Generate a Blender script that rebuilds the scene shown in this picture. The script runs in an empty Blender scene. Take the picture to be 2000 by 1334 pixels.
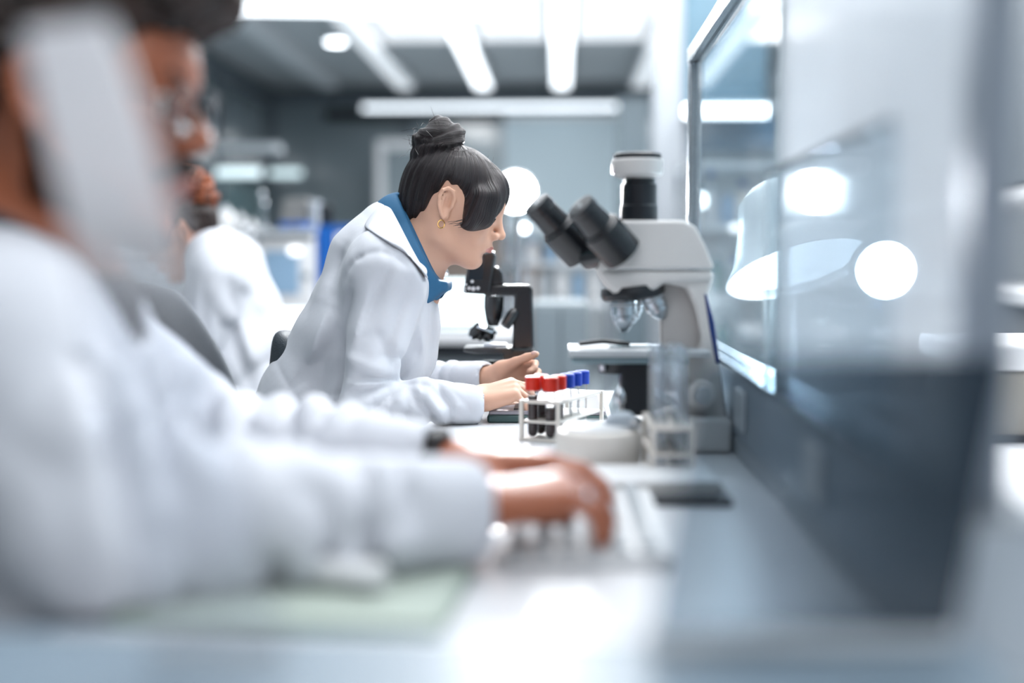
import bpy, bmesh, math, random
import numpy as np
from mathutils import Vector, Matrix, Euler

random.seed(7)
SC = bpy.context.scene
COL = SC.collection
rad = math.radians

# ------------------------------------------------------------------ camera, world, exposure
FPX = 2300.0                      # focal length in pixels of the 2000 x 1334 frame
CAM_Z = 1.03
cam_d = bpy.data.cameras.new('camera')
cam_d.sensor_width = 36.0
cam_d.lens = FPX * 36.0 / 2000.0
cam_d.clip_start = 0.05
cam_d.clip_end = 60
cam_d.dof.use_dof = True
cam_d.dof.focus_distance = 2.04
cam_d.dof.aperture_fstop = 1.0
cam = bpy.data.objects.new('camera', cam_d)
COL.objects.link(cam)
cam.location = (0, 0, CAM_Z)
cam.rotation_euler = (rad(90 - 4.03), 0, rad(2.37))
SC.camera = cam

world = bpy.data.worlds.new('world')
SC.world = world
world.use_nodes = True
world.node_tree.nodes['Background'].inputs[0].default_value = (0.95, 0.97, 1.0, 1)
world.node_tree.nodes['Background'].inputs[1].default_value = 0.18

SC.view_settings.view_transform = 'Standard'
SC.view_settings.look = 'None'
SC.view_settings.exposure = 0.58
SC.view_settings.gamma = 1.0
SC.view_settings.use_curve_mapping = False

SC.cycles.max_bounces = 5
SC.cycles.diffuse_bounces = 2
SC.cycles.glossy_bounces = 2
SC.cycles.transmission_bounces = 4
SC.cycles.transparent_max_bounces = 24
SC.cycles.use_light_tree = False
SC.cycles.caustics_reflective = False
SC.cycles.caustics_refractive = False

PANEL_W = 13.0       # watts of one ceiling light panel
CAM_M = cam.rotation_euler.to_matrix()


def R(px, py, d):
    """World point seen at pixel (px, py) at room depth Y = d."""
    v = CAM_M @ Vector(((px - 1000.0) / FPX, (667.0 - py) / FPX, -1.0))
    v = v * (d / v.y)
    return Vector((v.x, v.y, v.z + CAM_Z))


def RX(px, d): return R(px, 505, d).x
def RZ(py, d): return R(1095, py, d).z


# ------------------------------------------------------------------ materials
def lin(c):
    return tuple(((x / 255.0) / 12.92 if x / 255.0 <= 0.04045 else ((x / 255.0 + 0.055) / 1.055) ** 2.4) for x in c)


MATS = {}


def mat(name, rgb, rough=0.5, metal=0.0, spec=0.5, noise=0.0, nscale=8.0, bump=0.0, bscale=60.0,
        emit=None, estr=0.0, sss=0.0, coat=0.0, srgb=True, sheen=0.0):
    if name in MATS: return MATS[name]
    m = bpy.data.materials.new(name)
    m.use_nodes = True
    nt = m.node_tree
    b = nt.nodes['Principled BSDF']
    c = lin(rgb) if srgb else rgb
    b.inputs['Base Color'].default_value = (*c, 1)
    b.inputs['Roughness'].default_value = rough
    b.inputs['Metallic'].default_value = metal
    b.inputs['Specular IOR Level'].default_value = spec
    b.inputs['Coat Weight'].default_value = coat
    b.inputs['Sheen Weight'].default_value = sheen
    if sss > 0:
        b.inputs['Subsurface Weight'].default_value = sss
        b.inputs['Subsurface Radius'].default_value = (0.010, 0.004, 0.002)
        b.inputs['Subsurface Scale'].default_value = 1.0
    if emit is not None:
        b.inputs['Emission Color'].default_value = (*lin(emit), 1)
        b.inputs['Emission Strength'].default_value = estr
    tc = nt.nodes.new('ShaderNodeTexCoord')
    if noise > 0:
        n = nt.nodes.new('ShaderNodeTexNoise')
        n.inputs['Scale'].default_value = nscale
        n.inputs['Detail'].default_value = 4
        nt.links.new(tc.outputs['Object'], n.inputs['Vector'])
        mx = nt.nodes.new('ShaderNodeMix'); mx.data_type = 'RGBA'
        mx.inputs[6].default_value = (*[x * (1 - noise) for x in c], 1)
        mx.inputs[7].default_value = (*[min(1, x * (1 + noise)) for x in c], 1)
        nt.links.new(n.outputs['Fac'], mx.inputs[0])
        nt.links.new(mx.outputs[2], b.inputs['Base Color'])
    if bump > 0:
        n2 = nt.nodes.new('ShaderNodeTexNoise')
        n2.inputs['Scale'].default_value = bscale
        n2.inputs['Detail'].default_value = 3
        nt.links.new(tc.outputs['Object'], n2.inputs['Vector'])
        bp = nt.nodes.new('ShaderNodeBump')
        bp.inputs['Strength'].default_value = bump
        bp.inputs['Distance'].default_value = 0.01
        nt.links.new(n2.outputs['Fac'], bp.inputs['Height'])
        nt.links.new(bp.outputs['Normal'], b.inputs['Normal'])
    MATS[name] = m
    return m


def glass_mat(name, tint=(235, 245, 250), haze=0.0, haze_rgb=(225, 235, 242), refl=1.0, rough=0.02, grad=None):
    """Thin sheet glass / acrylic: clear transmission + Fresnel reflection (+ a milky share)."""
    if name in MATS: return MATS[name]
    m = bpy.data.materials.new(name); m.use_nodes = True
    nt = m.node_tree; nt.nodes.clear()
    out = nt.nodes.new('ShaderNodeOutputMaterial')
    tr = nt.nodes.new('ShaderNodeBsdfTransparent'); tr.inputs[0].default_value = (*lin(tint), 1)
    gl = nt.nodes.new('ShaderNodeBsdfGlossy'); gl.inputs['Roughness'].default_value = rough
    fr = nt.nodes.new('ShaderNodeFresnel'); fr.inputs[0].default_value = 1.5
    ml = nt.nodes.new('ShaderNodeMath'); ml.operation = 'MULTIPLY'; ml.inputs[1].default_value = refl
    ml.use_clamp = True
    nt.links.new(fr.outputs[0], ml.inputs[0])
    base = tr
    if haze > 0:
        df = nt.nodes.new('ShaderNodeBsdfDiffuse'); df.inputs[0].default_value = (*lin(haze_rgb), 1)
        tl = nt.nodes.new('ShaderNodeBsdfTranslucent'); tl.inputs[0].default_value = (*lin(haze_rgb), 1)
        a = nt.nodes.new('ShaderNodeMixShader'); a.inputs[0].default_value = 0.5
        nt.links.new(df.outputs[0], a.inputs[1]); nt.links.new(tl.outputs[0], a.inputs[2])
        h = nt.nodes.new('ShaderNodeMixShader'); h.inputs[0].default_value = haze
        tcn = nt.nodes.new('ShaderNodeTexCoord')
        nz = nt.nodes.new('ShaderNodeTexNoise'); nz.inputs['Scale'].default_value = 3.0
        nt.links.new(tcn.outputs['Object'], nz.inputs['Vector'])
        mr = nt.nodes.new('ShaderNodeMapRange')
        mr.inputs['To Min'].default_value = haze * 0.8; mr.inputs['To Max'].default_value = min(1, haze * 1.2)
        nt.links.new(nz.outputs['Fac'], mr.inputs['Value'])
        if grad is None:
            nt.links.new(mr.outputs[0], h.inputs[0])
        else:                      # painted haze that runs out along one axis of the sheet
            axis, g0, g1, f0 = grad
            sx = nt.nodes.new('ShaderNodeSeparateXYZ'); nt.links.new(tcn.outputs['Object'], sx.inputs[0])
            gr = nt.nodes.new('ShaderNodeMapRange'); gr.interpolation_type = 'SMOOTHSTEP'
            gr.inputs['From Min'].default_value = g0; gr.inputs['From Max'].default_value = g1
            gr.inputs['To Min'].default_value = f0; gr.inputs['To Max'].default_value = 1.0
            nt.links.new(sx.outputs[axis], gr.inputs['Value'])
            mm = nt.nodes.new('ShaderNodeMath'); mm.operation = 'MULTIPLY'
            nt.links.new(mr.outputs[0], mm.inputs[0]); nt.links.new(gr.outputs[0], mm.inputs[1])
            nt.links.new(mm.outputs[0], h.inputs[0])
        nt.links.new(tr.outputs[0], h.inputs[1]); nt.links.new(a.outputs[0], h.inputs[2])
        base = h
    mx = nt.nodes.new('ShaderNodeMixShader')
    nt.links.new(ml.outputs[0], mx.inputs[0])
    nt.links.new(base.outputs[0], mx.inputs[1]); nt.links.new(gl.outputs[0], mx.inputs[2])
    nt.links.new(mx.outputs[0], out.inputs[0])
    MATS[name] = m
    return m


def hair_mat(name, dark, light, scale=1.0, rough=0.32):
    """Strand colour and relief run along the per-vertex 'strand' coordinates."""
    m = bpy.data.materials.new(name); m.use_nodes = True
    nt = m.node_tree; b = nt.nodes['Principled BSDF']
    at = nt.nodes.new('ShaderNodeAttribute'); at.attribute_name = 'strand'
    mp = nt.nodes.new('ShaderNodeMapping'); mp.inputs['Scale'].default_value = (60 * scale, 5 * scale, 5 * scale)
    nt.links.new(at.outputs['Vector'], mp.inputs['Vector'])
    n = nt.nodes.new('ShaderNodeTexNoise'); n.inputs['Scale'].default_value = 1.0; n.inputs['Detail'].default_value = 5
    nt.links.new(mp.outputs[0], n.inputs['Vector'])
    cr = nt.nodes.new('ShaderNodeValToRGB')
    cr.color_ramp.elements[0].position = 0.35; cr.color_ramp.elements[0].color = (*lin(dark), 1)
    cr.color_ramp.elements[1].position = 0.72; cr.color_ramp.elements[1].color = (*lin(light), 1)
    nt.links.new(n.outputs['Fac'], cr.inputs[0]); nt.links.new(cr.outputs[0], b.inputs['Base Color'])
    bp = nt.nodes.new('ShaderNodeBump'); bp.inputs['Strength'].default_value = 0.9; bp.inputs['Distance'].default_value = 0.006
    nt.links.new(n.outputs['Fac'], bp.inputs['Height']); nt.links.new(bp.outputs[0], b.inputs['Normal'])
    b.inputs['Roughness'].default_value = rough
    b.inputs['Anisotropic'].default_value = 0.5
    MATS[name] = m
    return m


# ------------------------------------------------------------------ object helpers
def tag(o, label=None, cat=None, group=None, kind=None):
    if label: o['label'] = label
    if cat: o['category'] = cat
    if group: o['group'] = group
    if kind: o['kind'] = kind
    return o


def thing(name, label, cat, loc=(0, 0, 0), rotz=0.0, group=None, rot=None):
    o = bpy.data.objects.new(name, None)
    o.empty_display_size = 0.05
    COL.objects.link(o)
    o.location = loc
    o.rotation_euler = rot if rot else (0, 0, rotz)
    return tag(o, label, cat, group)


def link_mesh(name, me, m, parent=None, bevel=0.0, subsurf=0, solidify=0.0, angle=35, loc=None):
    o = bpy.data.objects.new(name, me)
    COL.objects.link(o)
    if m is not None and len(me.materials) == 0: me.materials.append(m)
    if parent is not None: o.parent = parent
    if loc is not None: o.location = loc
    if solidify:
        s = o.modifiers.new('thickness', 'SOLIDIFY'); s.thickness = solidify; s.offset = 0
    if subsurf:
        s = o.modifiers.new('smooth', 'SUBSURF'); s.levels = subsurf; s.render_levels = subsurf
    if bevel > 0:
        s = o.modifiers.new('edges', 'BEVEL'); s.width = bevel; s.segments = 2; s.limit_method = 'ANGLE'; s.angle_limit = rad(40)
    return o


class MB:
    """Collects shapes; build() makes ONE mesh object of them."""
    def __init__(self):
        self.v = []; self.f = []

    def add(self, vs, fs):
        n = len(self.v)
        self.v += [tuple(p) for p in vs]
        self.f += [tuple(i + n for i in f) for f in fs]
        return self

    def box(self, c, s, rot=None):
        vs = []
        for x in (-.5, .5):
            for y in (-.5, .5):
                for z in (-.5, .5):
                    p = Vector((x * s[0], y * s[1], z * s[2]))
                    if rot is not None: p = rot @ p
                    vs.append(p + Vector(c))
        return self.add(vs, [(0, 1, 3, 2), (4, 6, 7, 5), (0, 4, 5, 1), (2, 3, 7, 6), (0, 2, 6, 4), (1, 5, 7, 3)])

    def bb(self, x0, x1, y0, y1, z0, z1):
        return self.box(((x0 + x1) / 2, (y0 + y1) / 2, (z0 + z1) / 2), (x1 - x0, y1 - y0, z1 - z0))

    def cyl(self, a, b, ra, rb=None, seg=24):
        rb = ra if rb is None else rb
        return self.lathe([(ra, 0), (rb, (Vector(b) - Vector(a)).length)], a, Vector(b) - Vector(a), seg)

    def lathe(self, prof, base, axis=(0, 0, 1), seg=28):
        q = Vector(axis).normalized().to_track_quat('Z', 'Y')
        base = Vector(base)
        vs = []; fs = []
        for r, z in prof:
            for k in range(seg):
                t = 2 * math.pi * k / seg
                vs.append(base + q @ Vector((r * math.cos(t), r * math.sin(t), z)))
        for i in range(len(prof) - 1):
            for k in range(seg):
                k2 = (k + 1) % seg
                fs.append((i * seg + k, i * seg + k2, (i + 1) * seg + k2, (i + 1) * seg + k))
        fs.append(tuple(range(seg - 1, -1, -1)))
        n = (len(prof) - 1) * seg
        fs.append(tuple(n + k for k in range(seg)))
        return self.add(vs, fs)

    def prism(self, poly, y0, y1):
        """poly: (x, z) outline, extruded along y."""
        n = len(poly)
        vs = [(p[0], y0, p[1]) for p in poly] + [(p[0], y1, p[1]) for p in poly]
        fs = [tuple(range(n)), tuple(range(2 * n - 1, n - 1, -1))]
        for i in range(n):
            j = (i + 1) % n
            fs.append((i, i + n, j + n, j))
        return self.add(vs, fs)

    def tube(self, path, r, seg=10, closed=False):
        pts = [Vector(p) for p in path]
        n = len(pts); vs = []; fs = []
        rr = r if hasattr(r, '__len__') else [r] * n
        prev = None
        for i, p in enumerate(pts):
            if closed:
                t = (pts[(i + 1) % n] - pts[(i - 1) % n]).normalized()
            else:
                t = (pts[min(i + 1, n - 1)] - pts[max(i - 1, 0)]).normalized()
            if prev is None:
                u = t.orthogonal().normalized()
            else:
                u = (prev - t * prev.dot(t)).normalized()
            prev = u
            w = t.cross(u)
            for k in range(seg):
                a = 2 * math.pi * k / seg
                vs.append(p + (u * math.cos(a) + w * math.sin(a)) * rr[i])
        m = n if closed else n - 1
        for i in range(m):
            for k in range(seg):
                k2 = (k + 1) % seg; i2 = (i + 1) % n
                fs.append((i * seg + k, i * seg + k2, i2 * seg + k2, i2 * seg + k))
        if not closed:
            fs.append(tuple(range(seg - 1, -1, -1)))
            fs.append(tuple((n - 1) * seg + k for k in range(seg)))
        return self.add(vs, fs)

    def sphere(self, c, r, seg=20, rings=12, s=(1, 1, 1)):
        c = Vector(c)
        prof = [(r * math.sin(math.pi * i / rings), -r * math.cos(math.pi * i / rings)) for i in range(rings + 1)]
        n0 = len(self.v)
        self.lathe([(max(a, 1e-5), z) for a, z in prof], c, (0, 0, 1), seg)
        for i in range(n0, len(self.v)):
            p = Vector(self.v[i]) - c
            self.v[i] = (c.x + p.x * s[0], c.y + p.y * s[1], c.z + p.z * s[2])
        return self

    def grid(self, rows):
        """rows: list of equally long point lists, a sheet."""
        n = len(rows[0]); vs = [p for r in rows for p in r]; fs = []
        for i in range(len(rows) - 1):
            for j in range(n - 1):
                fs.append((i * n + j, i * n + j + 1, (i + 1) * n + j + 1, (i + 1) * n + j))
        return self.add(vs, fs)

    def mesh(self, name, origin=None, angle=35):
        me = bpy.data.meshes.new(name)
        vs = self.v
        if origin is not None:
            o = Vector(origin); vs = [(p[0] - o.x, p[1] - o.y, p[2] - o.z) for p in vs]
        me.from_pydata(vs, [], self.f)
        bm = bmesh.new(); bm.from_mesh(me); bmesh.ops.recalc_face_normals(bm, faces=bm.faces); bm.to_mesh(me); bm.free()
        me.shade_smooth()
        me.set_sharp_from_angle(angle=rad(angle))
        return me

    def build(self, name, m, parent=None, origin=None, bevel=0.0, subsurf=0, solidify=0.0, angle=35, loc=None):
        return link_mesh(name, self.mesh(name, origin, angle), m, parent, bevel, subsurf, solidify, loc=loc)


def struct(name, mb, m, bevel=0.0, label=None):
    o = mb.build(name, m, bevel=bevel)
    o['kind'] = 'structure'
    if label: o['label'] = label
    return o


def copy_tree(o, parent=None, loc=None, rotz=None, label=None):
    c = o.copy(); COL.objects.link(c)
    c.parent = parent
    if loc is not None: c.location = loc
    if rotz is not None: c.rotation_euler = (0, 0, rotz)
    if label: c['label'] = label
    for ch in list(o.children):
        copy_tree(ch, c)
    return c


def area(name, parent, loc, sx, sy, watts, rgb=(1, 1, 1), rot=(0, 0, 0), shape='RECTANGLE', spread=180):
    l = bpy.data.lights.new(name, 'AREA'); l.shape = shape
    l.size = sx; l.size_y = sy; l.energy = watts; l.color = rgb; l.spread = rad(spread)
    o = bpy.data.objects.new(name, l); COL.objects.link(o)
    o.parent = parent; o.location = loc; o.rotation_euler = rot
    return o


# ------------------------------------------------------------------ implicit bodies: smooth unions of tapered limbs, meshed by surface nets
class Cap:
    """Tapered capsule; sy > 1 widens it along y about yc."""
    def __init__(s, a, b, ra, rb=None, sy=1.0):
        s.a = np.array(a, float); s.b = np.array(b, float); s.ra = ra; s.rb = ra if rb is None else rb; s.sy = sy
        s.yc = (s.a[1] + s.b[1]) / 2

    def __call__(s, P):
        if s.sy != 1.0:
            P = P.copy(); P[:, 1] = s.yc + (P[:, 1] - s.yc) / s.sy
        ba = s.b - s.a; L = ba @ ba
        q = P - s.a
        t = np.clip((q @ ba) / L, 0, 1) if L > 1e-12 else np.zeros(len(P))
        w = q - t[:, None] * ba
        return np.sqrt(np.einsum('ij,ij->i', w, w)) - (s.ra + t * (s.rb - s.ra))

    def bb(s):
        r = max(s.ra, s.rb); e = np.array([r, r * s.sy, r])
        return np.minimum(s.a, s.b) - e, np.maximum(s.a, s.b) + e


class Ell:
    def __init__(s, c, r, M=None):
        s.c = np.array(c, float); s.r = np.array(r, float); s.M = None if M is None else np.array(M, float)

    def __call__(s, P):
        q = P - s.c
        if s.M is not None: q = q @ s.M
        w = q / s.r; k0 = np.sqrt(np.einsum('ij,ij->i', w, w)); w = w / s.r; k1 = np.sqrt(np.einsum('ij,ij->i', w, w))
        return np.where(k0 < 1e-6, -s.r.min(), k0 * (k0 - 1) / np.maximum(k1, 1e-9))

    def bb(s):
        r = s.r.max(); return s.c - r, s.c + r


class Half:
    """Half space n.(p-c) < 0 is inside."""
    def __init__(s, c, n):
        s.c = np.array(c, float); s.n = np.array(n, float) / np.linalg.norm(n)

    def __call__(s, P): return (P - s.c) @ s.n
    def bb(s): return None


class Poly2:
    """Prism of a 2-D outline in the (u, w) plane of a frame (origin, u, w)."""
    def __init__(s, o, u, w, poly):
        s.o = np.array(o, float); s.u = np.array(u, float); s.w = np.array(w, float); s.p = np.array(poly, float)

    def __call__(s, P):
        q = P - s.o; x = q @ s.u; y = q @ s.w
        d = np.full(len(P), 1e9); ins = np.zeros(len(P), bool); n = len(s.p)
        for i in range(n):
            a = s.p[i]; b = s.p[(i + 1) % n]; e = b - a
            wx = x - a[0]; wy = y - a[1]
            t = np.clip((wx * e[0] + wy * e[1]) / (e @ e), 0, 1)
            d = np.minimum(d, (wx - t * e[0]) ** 2 + (wy - t * e[1]) ** 2)
            c = (a[1] > y) != (b[1] > y)
            if abs(b[1] - a[1]) > 1e-12:
                ins ^= c & (x < (b[0] - a[0]) * (y - a[1]) / (b[1] - a[1]) + a[0])
        d = np.sqrt(d)
        return np.where(ins, -d, d)

    def bb(s): return None


def smin(a, b, k):
    if k <= 0: return np.minimum(a, b)
    h = np.maximum(k - np.abs(a - b), 0) / k
    return np.minimum(a, b) - h * h * k * 0.25


def combine(ops, P, use=None):
    d = np.full(len(P), 1.0)
    for j, (mode, pr, k) in enumerate(ops):
        if use is not None and not use[j]: continue
        e = pr(P)
        if mode == '+': d = smin(d, e, k)
        elif mode == '-': d = -smin(-d, e, k)
        else: d = -smin(-d, -e, k)
    return d


def sdf_mesh(ops, res, post=None, margin=0.012, lo=None, hi=None, smooth=0):
    los = []; his = []
    for mode, pr, k in ops:
        if mode == '+':
            b = pr.bb()
            if b: los.append(b[0]); his.append(b[1])
    l = np.min(los, 0) - 0.02; h = np.max(his, 0) + 0.02
    if lo is not None: l = np.maximum(l, lo)
    if hi is not None: h = np.minimum(h, hi)
    B = 14
    nb = np.ceil((h - l) / res / B).astype(int)
    n = nb * B
    V = np.empty(tuple(n), np.float32)
    hb = B * res * 0.5 * math.sqrt(3)
    bi = np.stack(np.meshgrid(*[np.arange(x) for x in nb], indexing='ij'), -1).reshape(-1, 3)
    C = l + (bi * B + (B - 1) / 2) * res
    pd = np.array([pr(C) for _, pr, _ in ops])
    plus = np.array([m == '+' for m, _, _ in ops])
    mn = pd[plus].min(0)
    dc = combine(ops, C)
    act = np.abs(dc) < hb * 1.4 + margin + 0.01
    loc = np.stack(np.meshgrid(*[np.arange(B)] * 3, indexing='ij'), -1).reshape(-1, 3) * res
    ks = np.array([k for _, _, k in ops])
    isand = np.array([m == '&' for m, _, _ in ops])
    for q in range(len(C)):
        i, j, k = bi[q] * B
        if not act[q]:
            V[i:i + B, j:j + B, k:k + B] = 1.0 if dc[q] > 0 else -1.0
            continue
        P = l + bi[q] * B * res + loc
        use = np.where(plus, pd[:, q] <= mn[q] + 2.3 * hb + ks, isand | (pd[:, q] < 1.6 * hb + ks + 0.01))
        d = combine(ops, P, use)
        if post is not None: d = d + post(P)
        V[i:i + B, j:j + B, k:k + B] = d.reshape(B, B, B)
    V[0] = V[-1] = 1; V[:, 0] = V[:, -1] = 1; V[:, :, 0] = V[:, :, -1] = 1
    ins = V < 0
    s = ins.astype(np.uint8)
    c = np.zeros(tuple(n - 1), np.uint8)
    for a in (0, 1):
        for b in (0, 1):
            for e in (0, 1):
                c += s[a:n[0] - 1 + a, b:n[1] - 1 + b, e:n[2] - 1 + e]
    ac = (c > 0) & (c < 8)
    ci = np.argwhere(ac)
    idx = np.full(ac.shape, -1, np.int64); idx[ac] = np.arange(len(ci))
    pos = np.zeros((len(ci), 3)); cnt = np.zeros(len(ci))
    off = [np.array(o) for o in [(a, b, e) for a in (0, 1) for b in (0, 1) for e in (0, 1)]]
    for o in off:
        for ax in range(3):
            if o[ax]: continue
            o2 = o.copy(); o2[ax] = 1
            p0 = ci + o; p1 = ci + o2
            v0 = V[p0[:, 0], p0[:, 1], p0[:, 2]]; v1 = V[p1[:, 0], p1[:, 1], p1[:, 2]]
            x = (v0 < 0) != (v1 < 0)
            t = np.where(x, v0 / np.where(x, v0 - v1, 1), 0)
            pt = o + 0.0 * ci; pt[:, ax] += t
            pos += np.where(x[:, None], pt, 0); cnt += x
    verts = l + (ci + pos / cnt[:, None]) * res
    fs = []
    for ax in range(3):
        sl0 = [slice(1, -1)] * 3; sl1 = [slice(1, -1)] * 3
        sl0[ax] = slice(0, -1); sl1[ax] = slice(1, None)
        a = ins[tuple(sl0)]; b = ins[tuple(sl1)]
        e = np.argwhere(a != b)
        base = np.array([1, 1, 1]); base[ax] = 0
        e = e + base
        low = ins[e[:, 0], e[:, 1], e[:, 2]]
        u, w = [(1, 2), (2, 0), (0, 1)][ax]
        quad = []
        for du, dw in ((-1, -1), (0, -1), (0, 0), (-1, 0)):
            q = e.copy(); q[:, u] += du; q[:, w] += dw
            quad.append(idx[q[:, 0], q[:, 1], q[:, 2]])
        quad = np.stack(quad, 1)
        quad[~low] = quad[~low][:, ::-1]
        fs.append(quad)
    F = np.concatenate(fs)
    F = F[(F >= 0).all(1)]
    for _ in range(smooth):
        acc = np.zeros_like(verts); cn = np.zeros(len(verts))
        for a in range(4):
            b = (a + 1) % 4
            np.add.at(acc, F[:, a], verts[F[:, b]]); np.add.at(cn, F[:, a], 1)
            np.add.at(acc, F[:, b], verts[F[:, a]]); np.add.at(cn, F[:, b], 1)
        verts = verts * 0.5 + 0.5 * acc / np.maximum(cn, 1)[:, None]
    return verts, F


def np_mesh(name, verts, F, m, parent=None, origin=(0, 0, 0), strand=None, fmat=None):
    me = bpy.data.meshes.new(name)
    v = (verts - np.array(origin)).astype(np.float32)
    me.vertices.add(len(v)); me.vertices.foreach_set('co', v.ravel())
    me.loops.add(F.size); me.loops.foreach_set('vertex_index', F.ravel().astype(np.int32))
    me.polygons.add(len(F)); me.polygons.foreach_set('loop_start', (np.arange(len(F)) * 4).astype(np.int32))
    me.update(calc_edges=True)
    me.validate()
    me.shade_smooth()
    if strand is not None:
        a = me.attributes.new('strand', 'FLOAT_VECTOR', 'POINT')
        a.data.foreach_set('vector', strand.astype(np.float32).ravel())
    for x in (m if isinstance(m, list) else [m]): me.materials.append(x)
    if fmat is not None:
        me.polygons.foreach_set('material_index', fmat.astype(np.int32))
    return link_mesh(name, me, None, parent)


YS = np.array([1.0, 0.22, 1.0])     # creases reach across the cloth's depth


def groove(a, b, w, amp, P):
    a = np.array(a); ba = np.array(b) - a
    q = (P - a) * YS; ba = ba * YS
    t = np.clip((q @ ba) / (ba @ ba), 0, 1)
    d2 = ((q - t[:, None] * ba) ** 2).sum(1)
    fade = np.sin(np.pi * np.clip(t * 0.8 + 0.1, 0, 1))
    return amp * fade * np.exp(-(d2 / (w * w)) ** 0.6)


def waves(P, seed, f, amp, n=4):
    rg = np.random.RandomState(seed); out = 0
    for i in range(n):
        k1 = rg.randn(3); k1 *= f * (1 + 0.5 * i) / np.linalg.norm(k1)
        k2 = rg.randn(3); k2 *= f * 0.7 / np.linalg.norm(k2)
        out = out + amp / (1 + 0.6 * i) * np.sin(P @ k1 + 1.7 * np.sin(P @ k2 + rg.rand() * 6) + rg.rand() * 6)
    return out


def limb_folds(P, a, b, period, amp, twist, seed, u0=0.0, u1=1.0, rmax=0.13, power=1.6, phase=0.0):
    """Slanting creases that wind round a sleeve from a to b."""
    a = np.array(a, float); b = np.array(b, float); ax = b - a; L = np.linalg.norm(ax); ax = ax / L
    q = P - a; u = q @ ax
    r = q - u[:, None] * ax
    e1 = np.cross(ax, (0, 1, 0)); e1 /= np.linalg.norm(e1); e2 = np.cross(ax, e1)
    phi = np.arctan2(r @ e2, r @ e1)
    rg = np.random.RandomState(seed)
    w = 0.9 * np.sin(phi * 1.0 + u * 38 + rg.rand() * 6) + 0.6 * np.sin(phi * 2 + u * 61 + rg.rand() * 6)
    x = np.pi * u / period + twist * np.cos(phi + phase) + w * 0.55
    c = 1 - np.abs(np.sin(x))
    t = u / L
    win = np.clip((t - u0) / 0.15, 0, 1) * np.clip((u1 - t) / 0.15, 0, 1) * (np.sqrt((r * r).sum(1)) < rmax)
    var = 0.55 + 0.45 * np.sin(phi * 1.3 + u * 17 + rg.rand() * 6)
    return amp * win * var * (c ** power - 0.35)

# ------------------------------------------------------------------ shared materials
M_WALL = mat('wall_paint', (205, 212, 216), 0.7, noise=0.04, nscale=2)
M_CEIL = mat('ceiling_paint', (206, 211, 214), 0.8, noise=0.05, nscale=1.5)
M_FLOOR = mat('floor_vinyl', (150, 160, 166), 0.35, noise=0.06, nscale=5)
M_FRAME = mat('grey_frame', (112, 122, 130), 0.4, metal=0.3)
M_DARKGLASS = mat('tinted_glass', (138, 150, 156), 0.08, spec=1.0, coat=1.0)
M_TEALGLASS = mat('teal_glass', (96, 136, 140), 0.10, spec=1.0, coat=1.0)
M_BROWN = mat('brown_panel', (158, 142, 132), 0.5, noise=0.15, nscale=3)
M_WHITE = mat('white_plastic', (228, 230, 232), 0.35, noise=0.02, nscale=20)
M_WARMWHITE = mat('warm_white_plastic', (226, 222, 216), 0.38, noise=0.02, nscale=20)
M_LAMINATE = mat('white_laminate', (232, 233, 236), 0.28, noise=0.02, nscale=6)
M_GREY = mat('grey_laminate', (128, 140, 147), 0.45, noise=0.04, nscale=6)
M_LGREY = mat('light_grey', (185, 192, 197), 0.4, noise=0.03, nscale=8)
M_METAL = mat('brushed_metal', (190, 197, 203), 0.25, metal=1.0, bump=0.05, bscale=200)
M_CHROME = mat('chrome', (225, 228, 232), 0.08, metal=1.0)
M_BLACK = mat('black_plastic', (22, 27, 34), 0.35, noise=0.1, nscale=30)
M_BLACKM = mat('black_metal', (16, 19, 24), 0.25, spec=0.6, bump=0.03, bscale=300)
M_SLATE = mat('slate_blue_plastic', (176, 188, 198), 0.3, noise=0.06, nscale=4)
M_BLUE = mat('bright_blue', (10, 92, 176), 0.4, noise=0.06, nscale=10)
M_PALEBLUE = mat('pale_blue_panel', (140, 172, 200), 0.4, noise=0.04, nscale=10)
M_RED = mat('red_cap', (214, 44, 24), 0.35, noise=0.05, nscale=40)
M_BLUECAP = mat('blue_cap', (14, 62, 178), 0.35, noise=0.05, nscale=40)
M_BLOOD = mat('dark_blood', (46, 8, 10), 0.15, noise=0.1, nscale=60)
M_LED = mat('led_diffuser', (250, 252, 255), 0.5, emit=(240, 248, 255), estr=6.0)
M_LEDSOFT = mat('led_panel', (250, 252, 255), 0.5, emit=(246, 250, 255), estr=0.5)
M_BAFFLE = mat('white_baffle', (236, 239, 242), 0.5, noise=0.02, nscale=6)
M_LAMPHOT = mat('lamp_glass', (255, 255, 255), 0.4, emit=(244, 250, 255), estr=60.0)
M_SCREEN = mat('lit_screen', (240, 250, 252), 0.3, emit=(225, 245, 250), estr=1.6, noise=0.05, nscale=12)
M_TEAL = mat('teal_plastic', (40, 110, 116), 0.4)
M_GLASS = glass_mat('clear_glass', (240, 247, 250))
M_LENS = glass_mat('spectacle_lens', (246, 248, 250), refl=0.25)
M_TUBE = glass_mat('tube_glass', (253, 254, 255), haze=0.02, refl=0.6)
M_PANE = glass_mat('divider_glass', (238, 246, 250), haze=0.06, refl=0.30)
M_HAZE = glass_mat('glare_haze_glass', (226, 236, 244), haze=0.74, haze_rgb=(250, 252, 254), refl=0.15, rough=0.10)  # milky share puts the white glare on the pane into the glass
M_FLARE = glass_mat('flare_haze_sheet', (245, 247, 250), haze=0.80, haze_rgb=(250, 250, 253), refl=0.5, rough=0.15, grad=('Z', 0.16, 0.30, 0.12))  # white flare smear put in as haze, fading downward
M_EDGE = glass_mat('polished_edge', (240, 248, 252), haze=0.8, haze_rgb=(245, 250, 252), refl=2.0)
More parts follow.
